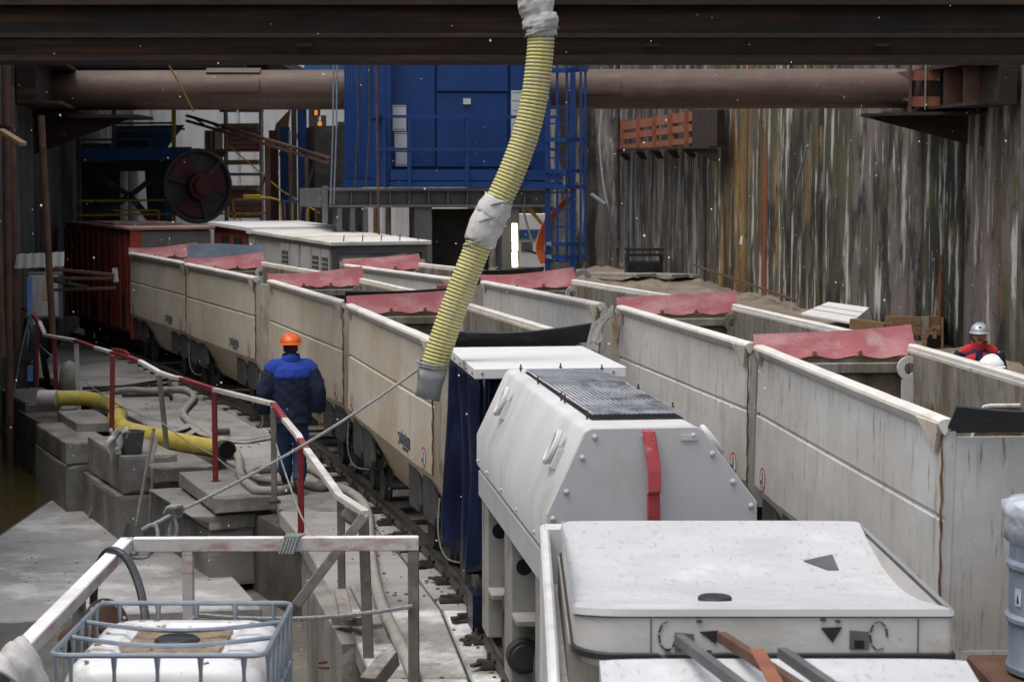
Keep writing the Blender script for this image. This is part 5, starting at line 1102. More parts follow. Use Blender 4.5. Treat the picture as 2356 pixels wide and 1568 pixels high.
build('bracket', MB().prism([wq(1585,342), wq(1652,342), wq(1652,376)], (0,.1,0)), K['rustdark'], fw)

# ------------------------------------------------------------------ the blue cabin on its grey stand
bh = .30
CD = 37.6; KF = CD/34.0
BC = at(868, 431, CD)
cbn = thing('blue_cabin', 'blue steel cabin on a grey stand in the middle of the pit', 'cabin', tuple(BC), 0)
hd_a = math.radians(13); ux = V((math.cos(-.02), math.sin(-.02)*0+.0, 0)); uy = V((-math.sin(hd_a+.1), math.cos(hd_a+.1), 0))
zt = at(868,140,CD).z + .9
def C(x, y, z): return BC + (V((1,.12,0)).normalized()*x + uy*y + V((0,0,z)))*KF
FWd = (1250-868)/FPX*34.0 + .05; Hh = (zt-BC.z)/KF
def cbox(x0, y0, z0, x1, y1, z1): 
    return MB().add([C(x0,y0,z0),C(x1,y0,z0),C(x1,y1,z0),C(x0,y1,z0),C(x0,y0,z1),C(x1,y0,z1),C(x1,y1,z1),C(x0,y1,z1)],[(0,3,2,1),(4,5,6,7),(0,1,5,4),(1,2,6,5),(2,3,7,6),(3,0,4,7)])
build('body', cbox(.02,.32,.0,FWd-.02,2.2,Hh), K['blue'], cbn)
build('corner_post', cbox(0,0,0,.16,.3,Hh), K['blue'], cbn, bevel=.01); build('corner_post', cbox(.16,.0,0,.24,.18,Hh), K['blue'], cbn); build('corner_post', cbox(FWd-.16,0,0,FWd,.3,Hh), K['blue'], cbn, bevel=.01)
cs = MB()
for k in range(11): y = .30+.17*k; cs.add(cbox(-.05,y,.16,.03,y+.09,Hh).v, MB().box((0,0,0),(1,1,1)).f)
build('corrugation', cs, K['blue'], cbn)
build('sill', cbox(-.06,.2,0,.05,2.2,.14), K['blue'], cbn)
for x0, x1 in ((.28,1.06),(2.36,2.80)): build('door', cbox(x0,.26,.35,x1,.33,Hh), K['blue'], cbn, bevel=.008)
build('wall_panel', cbox(1.10,.27,.35,2.32,.33,1.62), K['blue'], cbn, bevel=.008); build('wall_panel', cbox(1.10,.24,1.64,2.32,.33,Hh), K['blue'], cbn, bevel=.008)
build('plate', cbox(1.55,.225,1.42,1.67,.268,1.52), K['paper'], cbn)
def poster(x0, z0, x1, z1, lines, lab):
    o = build('notice', cbox(x0,.235,z0,x1,.262,z1), K['paper'], cbn, label=lab); mb = MB(); r_ = random.Random(int(x0*100)+int(z0*10))
    for zf in lines:
        x = x0+.02
        while x < x1-.03:
            w = r_.uniform(.012,.035); m_ = cbox(x,.2335,z0+(z1-z0)*zf,min(x+w,x1-.015),.2352,z0+(z1-z0)*zf+.018); mb.add(m_.v, m_.f); x += w+.012
    build('print', mb, K['print'], o)['kind'] = 'stuff'
poster(.33,.96,.56,1.40,(.93,.04),'white printed notice, upper left'); poster(.36,.62,.58,.94,(.06,.9),'white printed notice, middle left'); poster(.38,.52,.58,.90,(.05,),'white printed notice, lower left') if False else None
poster(.38,.10+.26,.60,.60,(.06,),'white printed notice, lower left')
poster(2.38,.72,2.80,1.66,(.95,.80,.62,.5,.38,.22,.1),'large printed notice at right')
build('base_beam', cbox(.2,-.12,0,FWd+.25,.2,.10), K['blue'], cbn); build('base_beam', cbox(.2,-.12,.12,FWd+.25,.2,.30), K['blue'], cbn)
for x in (.0+.05,.48,1.46,2.42,3.02): build('rail_post', cbox(x,-.16,.0,x+.055,-.11,1.22), K['blue'], cbn)
for z in (1.17,.62): build('rail', cbox(.0,-.17,z,FWd+.2,-.12,z+.05), K['blue'], cbn)
build('rail', cbox(-.02,-.17,1.17,.05,.4,1.22), K['blue'], cbn)
stn_ = thing('cabin_stand', 'grey steel stand carrying the blue cabin', 'stand', tuple(BC-V((0,0,3.4))))
def sbox(nm, *a): return build(nm, cbox(*a), K['greysteel'], stn_, bevel=.008)
sbox('beam',-.85,-.1,-.34,FWd+.12,.25,-.30); sbox('beam',-.85,-.1,-.06,FWd+.12,.25,-.01); sbox('web',-.84,.05,-.30,FWd+.11,.09,-.06)
for k in range(11): x = -.8+.33*k; sbox('stiffener',x,-.08,-.30,x+.02,.05,-.06)
sbox('cross_beam',-.9,.3,-.34,-.2,1.9,-.02)
sbox('end_plate',-.88,-.11,-.62,-.86,.26,.02)
for k in range(3): sbox('leg_web',-.70+.22*k,-.1,-3.3,-.62+.22*k,.25,-.35)
for x in (.62,2.12): sbox('column',x,-.05,-3.4,x+.30,.3,-.34)
sbox('column',3.05,-.05,-3.4,3.3,.3,-.34)
for x in (.3,.52): build('pipe', MB().tube([C(x-.2,.5,-3.4),C(x-.2,.5,-.35)],.05,8), K['plank'], stn_)
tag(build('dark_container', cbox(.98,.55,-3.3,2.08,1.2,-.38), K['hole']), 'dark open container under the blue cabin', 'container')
for k in range(8): pass
# lit fluorescent lamps under the stand
for i, (y0, y1) in enumerate(((514,576),(580,614))):
    p, q = at(1184,y0,37.0), at(1185,y1,37.0); l = thing('work_lamp', ('upper','lower')[i]+' lit fluorescent lamp under the blue cabin', 'lamp', tuple(q), group='lit lamps')
    build('tube', MB().tube([q, p], .052, 10), K['lamp'], l, smooth=True); build('holder', MB().tube([p, p+V((0,0,.03))],.056,10), K['greysteel'], l)
# ladder with a safety cage
ld = thing('caged_ladder', 'blue caged ladder at the right side of the blue cabin', 'ladder', tuple(at(1275,640,36.6)))
def lp(px, py, d=33.2): return at(px, py, d+3.6)
for px0, px1, d in ((1260,1260,33.0),(1318,1318,33.0)): build('stile', MB().bar(lp(px0,650,d), lp(px1,90,d), .10, .06, (0,1,0)), K['blue'], ld)
for k in range(14):
    y = 640-39.5*k; build('rung', MB().bar(lp(1260,y,33.0), lp(1318,y,33.0), .03, .03), K['blue'], ld)
for px, d in ((1282,32.3),(1304,32.1),(1336,32.2),(1347,32.8)): build('cage_bar', MB().bar(lp(px,600,d), lp(px,90,d), .045, .02, (0,1,0)), K['blue'], ld)
for y in (392,340-20,428,160,560,590):
    P = [lp(1256,y,33.0), lp(1270,y+1,32.3), lp(1304,y+2,32.0), lp(1340,y+1,32.3), lp(1352,y,33.0)]; h = MB()
    for a_, b_ in zip(P, P[1:]): h.bar(a_, b_, .02, .07)
    build('cage_hoop', h, K['blue'], ld)
build('landing', MB().bar(lp(1205,432,33.1), lp(1350,430,33.1), .3, .07), K['blue'], ld)
tag(build('conduit', MB().tube([lp(1319,650,34), lp(1319,480,34)], .05, 10), K['greywood']), 'grey vertical pipe behind the blue ladder', 'pipe')
oc = MB()
for k in range(6): oc.tube(spline([lp(1246+2.5*k,606,33.5), lp(1235+3*k,575,33.5), lp(1240+3*k,540,33.4), lp(1256+3*k,505,33.3), lp(1285+3*k,472,33.3), lp(1300+3*k,455,33.3), lp(1314+3*k,425,33.4), lp(1318+2*k,418,33.4)],6), .022, 6)
tag(build('orange_cables', oc, K['orangecab'], smooth=True), 'bundle of thick orange cables sweeping up behind the blue ladder', 'cables')
for i, (a_, b_, m) in enumerate((((1200,470),(1225,560),'galv'),((1222,480),(1255,525),'yellow'),((1205,470),(1250,520),'yellow'),((1210,575),(1240,585),'dark'))):
    tag(build('brace', MB().bar(at(*a_,38.5+i*.2), at(*b_,38.5+i*.2), .06, .04), K[m]), ('bare steel brace under the cabin beside the lit lamp','upper yellow brace behind the ladder','lower yellow brace behind the ladder','dark bar below the braces')[i], 'brace')
vn = thing('white_container', 'white container seen behind the lit lamps', 'container', tuple(at(1220,610,44)))
c = at(1222,612,44); build('body', MB().obox(c, .75, 1.0, 1.15, .1), K['board'], vn); build('stripe', MB().obox(c+V((0,-.52,.62)), .76, .02, .2, .1), K['bluefar'], vn); build('window', MB().obox(c+V((-.1,-.52,.35)), .25, .02, .2, .1), K['greysteel'], vn)
hc = MB().tube(spline([at(1385,255,52), at(1380,330,51), at(1388,420,50), at(1400,480,49), at(1422,560,48)],6), .028, 7); tag(build('hanging_cable', hc, K['greysteel'], smooth=True), 'long grey cable hanging down the right wall', 'cable')
tag(build('grey_pipe', MB().tube([at(1362,448,46), at(1392,470,45.5), at(1412,520,45.5), at(1420,570,45.5)], .05, 8), K['greysteel'], smooth=True), 'bent grey pipe beside the right wall', 'pipe')
for i, px in enumerate((766,774,824,850)):
    tag(build('hanging_rod', MB().tube([at(px-6 if px < 800 else px-8,470 if px < 800 else 432,36.8), at(px,300,36.8), at(px+2 if px < 800 else px,100,36.8)], .016, 6), K['galv'] if i < 2 else K['bogie']), ('leftmost hanging steel rod left of the blue cabin','second hanging steel rod left of the blue cabin','left hanging rod before the corrugated side of the cabin','right hanging rod before the corrugated side of the cabin')[i], 'rod', 'hanging rods by the blue cabin')
tag(build('red_rod', MB().tube([at(873,620,36.8), at(868,300,36.8), at(866,100,36.8)], .02, 6), K['rust']), 'dark red rod hanging at the front corner of the cabin', 'rod')

# ------------------------------------------------------------------ far left: machine frames, cable reel, scaffold, stair, unseen shading deck
dk = thing('shade_deck', 'added unseen deck that shades the far left of the pit', 'deck', (-10, 48, 6.2))
build('plate', MB().box((-16,41.6,6.2),(-5.3,58,6.4)), K['dark'], dk)  # unseen deck, added to block the sky and darken the far left
for y in (42,46,51,56): build('shade_deck_joist', MB().box((-16,y,5.9),(-5.6,y+.3,6.2)), K['dark'], dk)
mf = thing('tunnel_machine', 'dark blue machine frame with platforms at the far left', 'frame', tuple(at(290,520,47)))
def mbar(a_, b_, w, m, d=47, d2=None, h=None, nm='frame_bar'): return build(nm, MB().bar(at(*a_,d), at(*b_,d2 or d), w, h or w), K[m], mf)
for a_, b_, w, m in [((180,250),(182,520),.10,'greysteel'),((262,250),(262,360),.08,'greysteel'),((400,250),(400,520),.09,'yellow'),((180,322),(400,320),.05,'greysteel'),((180,285),(400,283),.05,'greysteel'),((180,372),(262,372),.07,'greysteel'),((262,300),(425,297),.05,'greysteel')]: mbar(a_, b_, w, m)
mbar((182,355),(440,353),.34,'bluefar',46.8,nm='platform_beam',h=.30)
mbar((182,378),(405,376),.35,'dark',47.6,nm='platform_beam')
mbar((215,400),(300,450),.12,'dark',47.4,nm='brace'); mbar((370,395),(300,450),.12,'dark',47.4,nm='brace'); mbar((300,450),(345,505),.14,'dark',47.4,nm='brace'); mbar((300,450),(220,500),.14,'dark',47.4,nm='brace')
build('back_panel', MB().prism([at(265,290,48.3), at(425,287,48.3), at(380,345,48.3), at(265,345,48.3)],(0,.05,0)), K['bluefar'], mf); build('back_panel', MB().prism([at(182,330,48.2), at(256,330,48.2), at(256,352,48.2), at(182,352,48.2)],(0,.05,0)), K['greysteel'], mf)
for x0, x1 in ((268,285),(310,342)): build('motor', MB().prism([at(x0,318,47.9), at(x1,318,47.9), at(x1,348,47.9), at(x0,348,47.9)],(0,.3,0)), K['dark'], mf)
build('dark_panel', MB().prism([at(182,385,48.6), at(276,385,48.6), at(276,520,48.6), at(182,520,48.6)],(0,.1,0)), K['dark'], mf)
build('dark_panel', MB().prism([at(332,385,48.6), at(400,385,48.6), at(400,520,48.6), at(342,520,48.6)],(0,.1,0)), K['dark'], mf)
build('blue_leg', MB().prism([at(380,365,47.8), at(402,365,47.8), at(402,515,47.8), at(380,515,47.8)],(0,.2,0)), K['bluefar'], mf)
tag(build('pale_column', MB().tube([at(281,520,55), at(281,385,55)], .16, 12).tube([at(303,520,56), at(303,385,56)], .2, 12), K['wallback'], smooth=True), 'two pale pipe columns seen through the dark machine frame', 'column')
hr_ = thing('yellow_handrail', 'yellow handrail in front of the dark machine frame', 'railing', tuple(at(400,500,46)))
for a_, b_ in [((180,462),(620,458)),((180,495),(620,490)),((400,440),(400,500)),((535,455),(540,505)),((262,484),(365,484)),((365,484),(365,505))]: build('rail', MB().bar(at(*a_,46), at(*b_,46), .045, .045), K['yellow'], hr_)
hr2 = thing('yellow_handrail', 'yellow bent handrail beside the scaffold tower', 'railing', tuple(at(690,520,42)))
for P in ([(560,455),(610,455),(632,458),(645,468),(648,520)],[(755,455),(715,456),(700,464),(692,480),(690,520)],[(755,470),(722,470),(708,480),(706,520)],[(600,450),(585,450),(560,450)]): build('rail', MB().tube(spline([at(x, y, 42) for x, y in P],5), .022, 6), K['yellow'], hr2, smooth=True)
build('rail', MB().bar(at(648,463,42), at(700,463,42), .06,.05), K['bluefar'], hr2)
for k in range(5): build('upright', MB().bar(at(655+18*k,463,42), at(655+18*k,520,42), .04,.04), K[('orange','yellow')[k%2]], hr2)
rl_ = thing('cable_reel', 'big dark red cable reel standing behind the red locomotive', 'reel', tuple(at(462,510,45)))
rc = at(455,428,45); ax = V((.55,-.83,0)).normalized(); RR = .80
build('rim', MB().tube([rc+(V((0,0,1))*math.cos(2*math.pi*k/36)+ax.cross(V((0,0,1)))*math.sin(2*math.pi*k/36))*RR for k in range(37)], .05, 8, cap=False), K['dark'], rl_, smooth=True)
build('disc', MB().disc(rc-ax*.1, ax, RR-.02, .05, 36), K['dark'], rl_)
e1 = V((0,0,1)); e2 = ax.cross(e1)
for a0 in (15,135,255):
    P = [rc-ax*.04+(e1*math.cos(math.radians(a0+k*9))+e2*math.sin(math.radians(a0+k*9)))*(RR-.1) for k in range(8)]; P += [rc-ax*.04+(e1*math.cos(math.radians(a0+63-k*9))+e2*math.sin(math.radians(a0+63-k*9)))*.34 for k in range(8)]
    build('sector_plate', MB().prism(P, ax*.03), K['reelred'], rl_)
for k in range(3):
    a_ = math.radians(75+120*k); build('spoke', MB().bar(rc, rc+(e1*math.cos(a_)+e2*math.sin(a_))*RR, .08,.05, ax), K['dark'], rl_)
hub = MB().disc(rc, ax, .30, .22, 24); hub.disc(rc+ax*.22, ax, .2, .1, 24); build('hub', hub, K['reelred'], rl_, smooth=True)
sc_ = thing('scaffold_tower', 'tube scaffold tower with planks and red netting', 'scaffold', tuple(at(572,520,54)))
for px, px1 in ((517,521),(598,603)):
    for dd in (54,56): build('standard', MB().tube([at(px1+(2 if dd == 56 else 0),520,dd), at(px+(2 if dd == 56 else 0),120,dd)], .05, 8), K['scaff'], sc_, smooth=True)
for y in (255,297,346,401,440,470): build('ledger', MB().tube([at(505,y,54), at(606,y,54)], .04, 6), K['scaff'], sc_)
for y in (291,374,432): build('plank', MB().bar(at(515,y,54.4), at(600,y-1,54.4), 1.2, .12), K['plank'], sc_)
for y in (216,236): build('ledger', MB().tube([at(440,y,54), at(606,y,54)], .04, 6), K['scaff'], sc_)
def net(px0, py0, px1, py1):
    mb = MB()
    for k in range(5): mb.bar(at(px0,py0+(py1-py0)*k/4,53.8), at(px1,py0+(py1-py0)*k/4,53.8), .03,.045)
    for k in range(2): mb.bar(at(px0+(px1-px0)*k,py0,53.8), at(px0+(px1-px0)*k,py1,53.8), .06,.06)
    build('red_net', mb, K['redpaint'], sc_)
    build('sheeting', MB().prism([at(px0,py0,54.2), at(px1,py0,54.2), at(px1,py1,54.2), at(px0,py1,54.2)],(0,.03,0)), K['greyvan'], sc_)
net(527,302,594,344); net(530,445,600,500)
build('board_panel', MB().prism([at(470,300,57), at(512,300,57), at(512,372,57), at(470,372,57)],(0,.1,0)), K['wallback'], sc_)
for x in (480,492): build('timber', MB().bar(at(x,300,56.5), at(x,370,56.5), .12,.1), K['wood'], sc_)
build('timber', MB().bar(at(455,352,54.2), at(520,352,54.2), .16,.2), K['plank'], sc_)
for i, (x0, x1, y0, y1, d, m, lab) in enumerate([(686,707,250,470,50,'blue','bright blue column behind the sloping beam'),(645,668,292,470,51,'bluefar','pale blue column left of the bright blue one'),(672,684,250,470,50.6,'greysteel','thin grey column between the two blue columns'),(712,735,250,470,51,'greysteel','grey column right of the bright blue one'),(620,642,300,470,52,'rust','brown rusty column beside the scaffold'),(740,752,265,470,50.5,'rust','dark rusty column left of the hanging rods'),(665,671,300,470,49.5,'wallback','pale thin post between the blue columns')]):
    w = (x1-x0)/FPX*d; c = at((x0+x1)/2, y1, d); h = at(0,y0,d).z-at(0,y1,d).z; c.z = -.2; mb = MB().obox(c, w, w*.8, h+at(0,y1,d).z+.2, .12)
    t = thing('column', lab, 'column', tuple(c), group='columns at the back of the pit'); build('shaft', mb, K[m], t, bevel=.01)
    if i in (0,1): build('collar', MB().obox(c+V((0,0,h+at(0,y1,d).z-.55)), w*1.15, w, .12, .12), K[m], t)
tag(build('leaning_board', MB().prism([at(598,445,53), at(635,285,53), at(668,250,53), at(662,300,53), at(640,340,53)],(0,.1,0)), K['wood']), 'leaning wooden board by the pale end wall', 'board')
ib = thing('sloping_conveyor', 'dark sloping steel beam running down towards the blue cabin', 'beam', tuple(at(640,340,43)))
for dy in (0, 20): build('chord', MB().bar(at(430,266+dy*.6,45), at(760,364+dy*.6,40), .07, .05), K['rust'], ib)
for k in range(8):
    f = (k+.5)/8; build('lacing', MB().bar(at(430+330*f,268+100*f,45-5*f), at(430+330*(f+.06),275+101*(f+.06),45-5*f), .04,.04), K['rust'], ib)
for x, y in ((615,320),(668,345),(705,356)): build('prop', MB().bar(at(x,y,42.5), at(x+2,525,42.5), .11 if x < 650 else .07,.08,(0,1,0)), K['rust'], ib)
build('brace', MB().bar(at(732,350,41), at(700,450,41), .05,.05,(0,1,0)), K['dark'], ib)
tag(build('yellow_rope', MB().tube([at(383,140,39.4), at(420,205,39.7), at(445,256,40.1)], .018, 5), K['yellow']), 'thin yellow rope slanting across the strut pipe', 'rope'); tag(build('yellow_rope', MB().tube([at(520,330,44), at(650,440,43), at(735,490,42)], .016, 5), K['yellow']), 'thin yellow rope sloping down past the scaffold tower', 'rope')
for i, (x, y) in enumerate(((736,312),(786,305),(792,338),(727,265))):
    c = at(x, y, 50); l = thing('signal_lamp', ('orange light between the columns and the rods','orange light just left of the blue cabin','small orange light low beside the blue cabin','dull orange light high beside the blue column')[i], 'lamp', tuple(c), group='orange lights at the back')
    build('lens', MB().obox(c, .07 if i != 0 else .10, .06, .12 if i != 0 else .34, 0), K['orangelamp'], l); build('housing', MB().obox(c+V((0,.08,-.03)), .2, .06, .3, 0), K['dark'], l)
tag(build('machine_block', MB().obox(V((at(770,520,47).x,47,-.2)), 1.1, 2.0, 5.0, .2), K['dark']), 'dark machine block left of the blue cabin', 'machine')
# things high at the back, glimpsed between the beam and the pipe
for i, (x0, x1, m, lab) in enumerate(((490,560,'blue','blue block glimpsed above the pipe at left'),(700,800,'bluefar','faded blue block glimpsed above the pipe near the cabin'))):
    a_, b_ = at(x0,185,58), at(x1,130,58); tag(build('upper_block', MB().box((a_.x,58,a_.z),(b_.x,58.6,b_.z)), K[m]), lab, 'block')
wp_ = MB().prism([at(60,160,43), at(270,160,43), at(270,130,43), at(60,130,43)],(0,.1,0)); tag(build('lintel', wp_, K['walldark']), 'dark concrete lintel glimpsed above the left end of the pipe', 'lintel')

# ------------------------------------------------------------------ right side: plates, boards, formwork, crate, debris
wp = thing('white_sheet', 'dented white metal panel lying tilted on the mud by the right wall', 'panel', tuple(at(1920,740,45)))
A_, B_, C_, D_ = at(1843,720,44.5), at(1905,694,47.0), at(2000,707,46.0), at(1960,741,43.5)
build('sheet', MB().prism([A_,B_,C_,D_],(0,0,-.05)), K['board'], wp, bevel=.006); build('edge', MB().prism([D_+V((0,-.01,-.05)), C_+V((.01,0,-.05)), C_+V((.12,0,-.42)), D_+V((.12,0,-.42))],(0,.02,0)), K['greyvan'], wp)
for k in range(2): build('crease', MB().bar(A_.lerp(B_,.35+.3*k)+V((0,0,.006)), D_.lerp(C_,.35+.3*k)+V((0,0,.006)), .02,.008), K['greysteel'], wp)
fwk = thing('formwork_box', 'wooden formwork box of planks standing by the right wall', 'formwork', tuple(at(2100,790,40)))
for (x0, y0, x1, y1, d) in ((2040,727,2118,748,40.0),(2040,749,2118,770,40.0),(2136,727,2165,745,40.3),(2136,746,2165,762,40.3)):
    build('plank', MB().prism([at(x0,y0,d), at(x1,y0+1,d+.1), at(x1,y1,d+.1), at(x0,y1,d)],(0,.06,0)), K['wood'], fwk, bevel=.006)
build('plank', MB().prism([at(2118,728,40.15), at(2136,728,40.15), at(2136,775,40.15), at(2118,775,40.15)],(0,.05,0)), K['greywood'], fwk)
for a_, b_, w in (((2150,748),(2150,778),.07),((2132,765),(2162,752),.07),((2128,765),(2126,800),.09),((2130,760),(2155,758),.05)): build('batten', MB().bar(at(*a_,39.9), at(*b_,39.9), w,.06,(0,1,0)), K['wood'], fwk)
build('side', MB().prism([at(2165,730,40.3), at(2168,730,41.9), at(2168,800,41.9), at(2165,800,40.3)],(.05,0,0)), K['wood'], fwk); build('hollow', MB().prism([at(2126,770,40.6), at(2165,770,40.6), at(2165,810,40.6), at(2126,810,40.6)],(0,.1,0)), K['hole'], fwk)
tag(build('beam_timber', MB().bar(at(1960,746,41.5), at(2040,757,41.0), .22,.25), K['wood']), 'dark timber lying between the white panel and the formwork', 'timber')
cr = thing('plastic_crate', 'black slotted crate standing at the foot of the right wall', 'crate', tuple(at(1480,628,67)))
KC = 1.52
c = at(1481,630,67); 
def cobox(nm, dx, dy, dz, sx, sy, sz, m, **k): return build(nm, MB().obox(c+V((dx,dy,dz))*KC, sx*KC, sy*KC, sz*KC, .05), m, cr, **k)
cobox('lower_box', 0,0,0, .80,.5,.28, K['black'], bevel=.01)
for dx in (-.26,.26): cobox('slot', dx,-.262,.10, .13,.02,.10, K['hole'])
cobox('upper_rail', 0,0,.52, .84,.5,.05, K['black']); cobox('upper_rail', 0,0,.40, .80,.5,.04, K['black'])
for k in range(8): dx = -.36+.103*k; build('strut', MB().bar(c+V((dx,-.24,.42))*KC, c+V((dx+(.05 if k < 3 else -.05 if k > 4 else 0),-.24,.54))*KC, .03,.03), K['black'], cr)
for dx in (-.39,.39): cobox('corner', dx,0,.28, .03,.5,.14, K['black'])
for i, (x0, x1) in enumerate(((1365,1475),(1475,1560),(1560,1612))):
    t = MB().bar(at(x0,630+i,66), at(x1+12,633+i,64), .9,.10); tag(build('board', t, K['greywood'], bevel=.006), ('long grey board lying behind the third wagon, left','grey board lying in the middle behind the third wagon','short grey board lying at right behind the third wagon')[i], 'board', 'grey boards on the mud')
wr = MB(); r5 = random.Random(8)
for k in range(9): wr.tube(spline([at(1318+r5.uniform(-6,6),640,36), at(1330+r5.uniform(-10,14),630+r5.uniform(-10,4),36), at(1345+r5.uniform(-10,12),632+r5.uniform(-8,4),36), at(1352+r5.uniform(-6,10),640,36)],4), .012, 5)
tag(build('wire_tangle', wr, K['bolt']), 'tangle of wires at the foot of the blue ladder', 'wires')['kind'] = 'stuff'
tag(build('orange_tag', MB().obox(at(1017,668,27.6), .14,.03,.07,.1), K['redpaint']), 'small orange red tag on the wagon rim beside the hanging hose', 'tag')
pp = at(1707,553,0) if False else wq(1707,553); tag(build('paper_note', MB().prism([wq(1704,543)+V((-.6,0,0))*0, wq(1710,543), wq(1708,562), wq(1702,562)],(-.01,0,0)), K['paper']), 'small white paper stuck on the right wall', 'paper')
tag(build('thin_hose', MB().tube(spline([wq(1858,335), wq(1845,380), wq(1832,425)],5), .03, 6), K['galv'], smooth=True), 'thin grey pipe stuck out of the right wall', 'pipe')
rp_ = MB().bar(wq(1590,607), wq(1830,690), .06,.05); tag(build('wall_cable', rp_, K['rust']), 'rusty cable running along the foot of the right wall', 'cable')
rk = MB(); r6 = random.Random(12)
for k in range(140):
    y = r6.uniform(24,40); xr = lerp_tab(RTAB,y)+1.6; x = r6.uniform(xr, WX(y)-.2); rk.ball((x,y,bank_z(x,y)+.01), r6.uniform(.03,.14), 6, 4, (1,r6.uniform(.7,1.3),.6))
o = build('rubble', rk, K['mud']); o['kind'] = 'stuff'; tag(o, 'scattered rubble and lumps of mud by the right wall', 'rubble')
# canvas strip between the left and right rows
def cstrip(u, v): return at(1398,706,21.9).lerp(at(1362,790,19.5), v) + V((-.05+.12*u+.03*math.sin(v*8), 0, .02*math.sin(u*9+v*12)))
tag(build('cloth_strip', MB().sheet(cstrip, 6, 18, .01), K['canvas'], smooth='all'), 'twisted grey cloth strip hanging off the second wagon of the right row', 'cloth')
# snow in the air
fl = MB(); r7 = random.Random(21)
for k in range(900):
    d = 8+30*r7.random()**.8; u = r7.uniform(-.29,.29); v_ = r7.uniform(-.19,.17); c = V((u*d, d, HC+v_*d-.08*d)); r = r7.uniform(.002,.0055)
    if c.z < -.6: continue
    fl.add([c+V(q)*r for q in ((1,0,0),(-1,0,0),(0,1,0),(0,-1,0),(0,0,1.3),(0,0,-1.3))], [(0,2,4),(2,1,4),(1,3,4),(3,0,4),(2,0,5),(1,2,5),(3,1,5),(0,3,5)])
o = build('snowflakes', fl, K['snowflake']); o['kind'] = 'stuff'; tag(o, 'light snowflakes drifting in the air', 'snow')
# ------------------------------------------------------------------ people
def fuse(name, mb, m, parent, voxel=.012, sm=4, wrinkle=0):
    me = bpy.data.meshes.new('raw'); me.from_pydata([tuple(q) for q in mb.v], [], mb.f)
    bm = bmesh.new(); bm.from_mesh(me); bmesh.ops.recalc_face_normals(bm, faces=bm.faces[:]); bm.to_mesh(me); bm.free()
    o = bpy.data.objects.new('raw', me); COL.objects.link(o)
    a = o.modifiers.new('r', 'REMESH'); a.mode = 'VOXEL'; a.voxel_size = voxel
    b = o.modifiers.new('s', 'SMOOTH'); b.factor = .5; b.iterations = sm
    bpy.context.view_layer.update(); dg = bpy.context.evaluated_depsgraph_get()
    out = bpy.data.meshes.new_from_object(o.evaluated_get(dg)); bpy.data.objects.remove(o); bpy.data.meshes.remove(me)
    out.name = name; out.materials.clear(); out.materials.append(m)
    for p in out.polygons: p.use_smooth = True; p.material_index = 0
    if wrinkle:
        out.update(); ns = [v.normal.copy() for v in out.vertices]
        for v, n in zip(out.vertices, ns):
            q = v.co; v.co = q + n*wrinkle*(mnoise.noise(V((q.x*7, q.y*7, q.z*11+q.x*8)))+.6*mnoise.noise(V((q.x*16+3, q.y*16, q.z*20-q.x*14))))
    return link(name, out, parent)
def tb(mb, pts, rs, n=12): return mb.tube(spline(pts, 3), [r for i in range(len(rs)-1) for r in [tuple((a*(1-k/3)+b*k/3) for a, b in zip(rs[i], rs[i+1])) if isinstance(rs[i], tuple) else rs[i]*(1-k/3)+rs[i+1]*k/3 for k in range(3)]]+[rs[-1]], n, ref=(0,1,0))
def hand(mb, w, d, side):
    """hand hanging from wrist w along d; thumb towards +y (front)"""
    d = d.normalized(); f = V((0,1,0)); f = (f-d*f.dot(d)).normalized(); p = d.cross(f)*side
    mb.tube([w-d*.01, w+d*.04, w+d*.09], [(.026,.018),(.040,.016),(.040,.014)], 10, ref=tuple(f))
    for k, (o, L) in enumerate(((.030,.070),(.011,.078),(-.009,.072),(-.028,.056))):
        b = w+d*.085+f*o; mb.tube([b-d*.02, b+d*L*.45+p*.004, b+d*L*.8+p*.016, b+d*L+p*.03], [.0095,.009,.0082,.007], 7)
    b = w+d*.03+f*.028; mb.tube([b-f*.01, b+f*.022+d*.025, b+f*.028+d*.055, b+f*.022+d*.078+p*.01], [.012,.011,.0095,.0075], 7)
def head(mb, c, face=True):
    """head centred on c (middle of the skull), facing +y"""
    mb.ball(c, .1, 16, 12, (.76,.96,1.12)); mb.ball(c+V((0,.030,-.055)), .07, 12, 8, (.80,.95,1.0)); mb.ball(c+V((0,.058,-.098)), .03, 8, 6, (1,.9,.8))
    mb.tube([c+V((0,.092,.008)), c+V((0,.108,-.025)), c+V((0,.108,-.036))], [.009,.014,.012], 8)
    for s in (-1,1):
        mb.ball(c+V((s*.078,-.005,-.018)), .026, 8, 6, (.35,.75,1.25)); mb.ball(c+V((s*.033,.078,.022)), .022, 8, 5, (1.1,.5,.5)); mb.ball(c+V((s*.042,.062,-.03)), .03, 8, 6, (.8,.8,.8))
    mb.ball(c+V((0,.092,-.065)), .018, 8, 5, (1.3,.5,.35)); mb.tube([c+V((0,-.02,-.06)), c+V((0,-.03,-.17)), c+V((0,-.035,-.22))], [.058,.060,.068], 12)
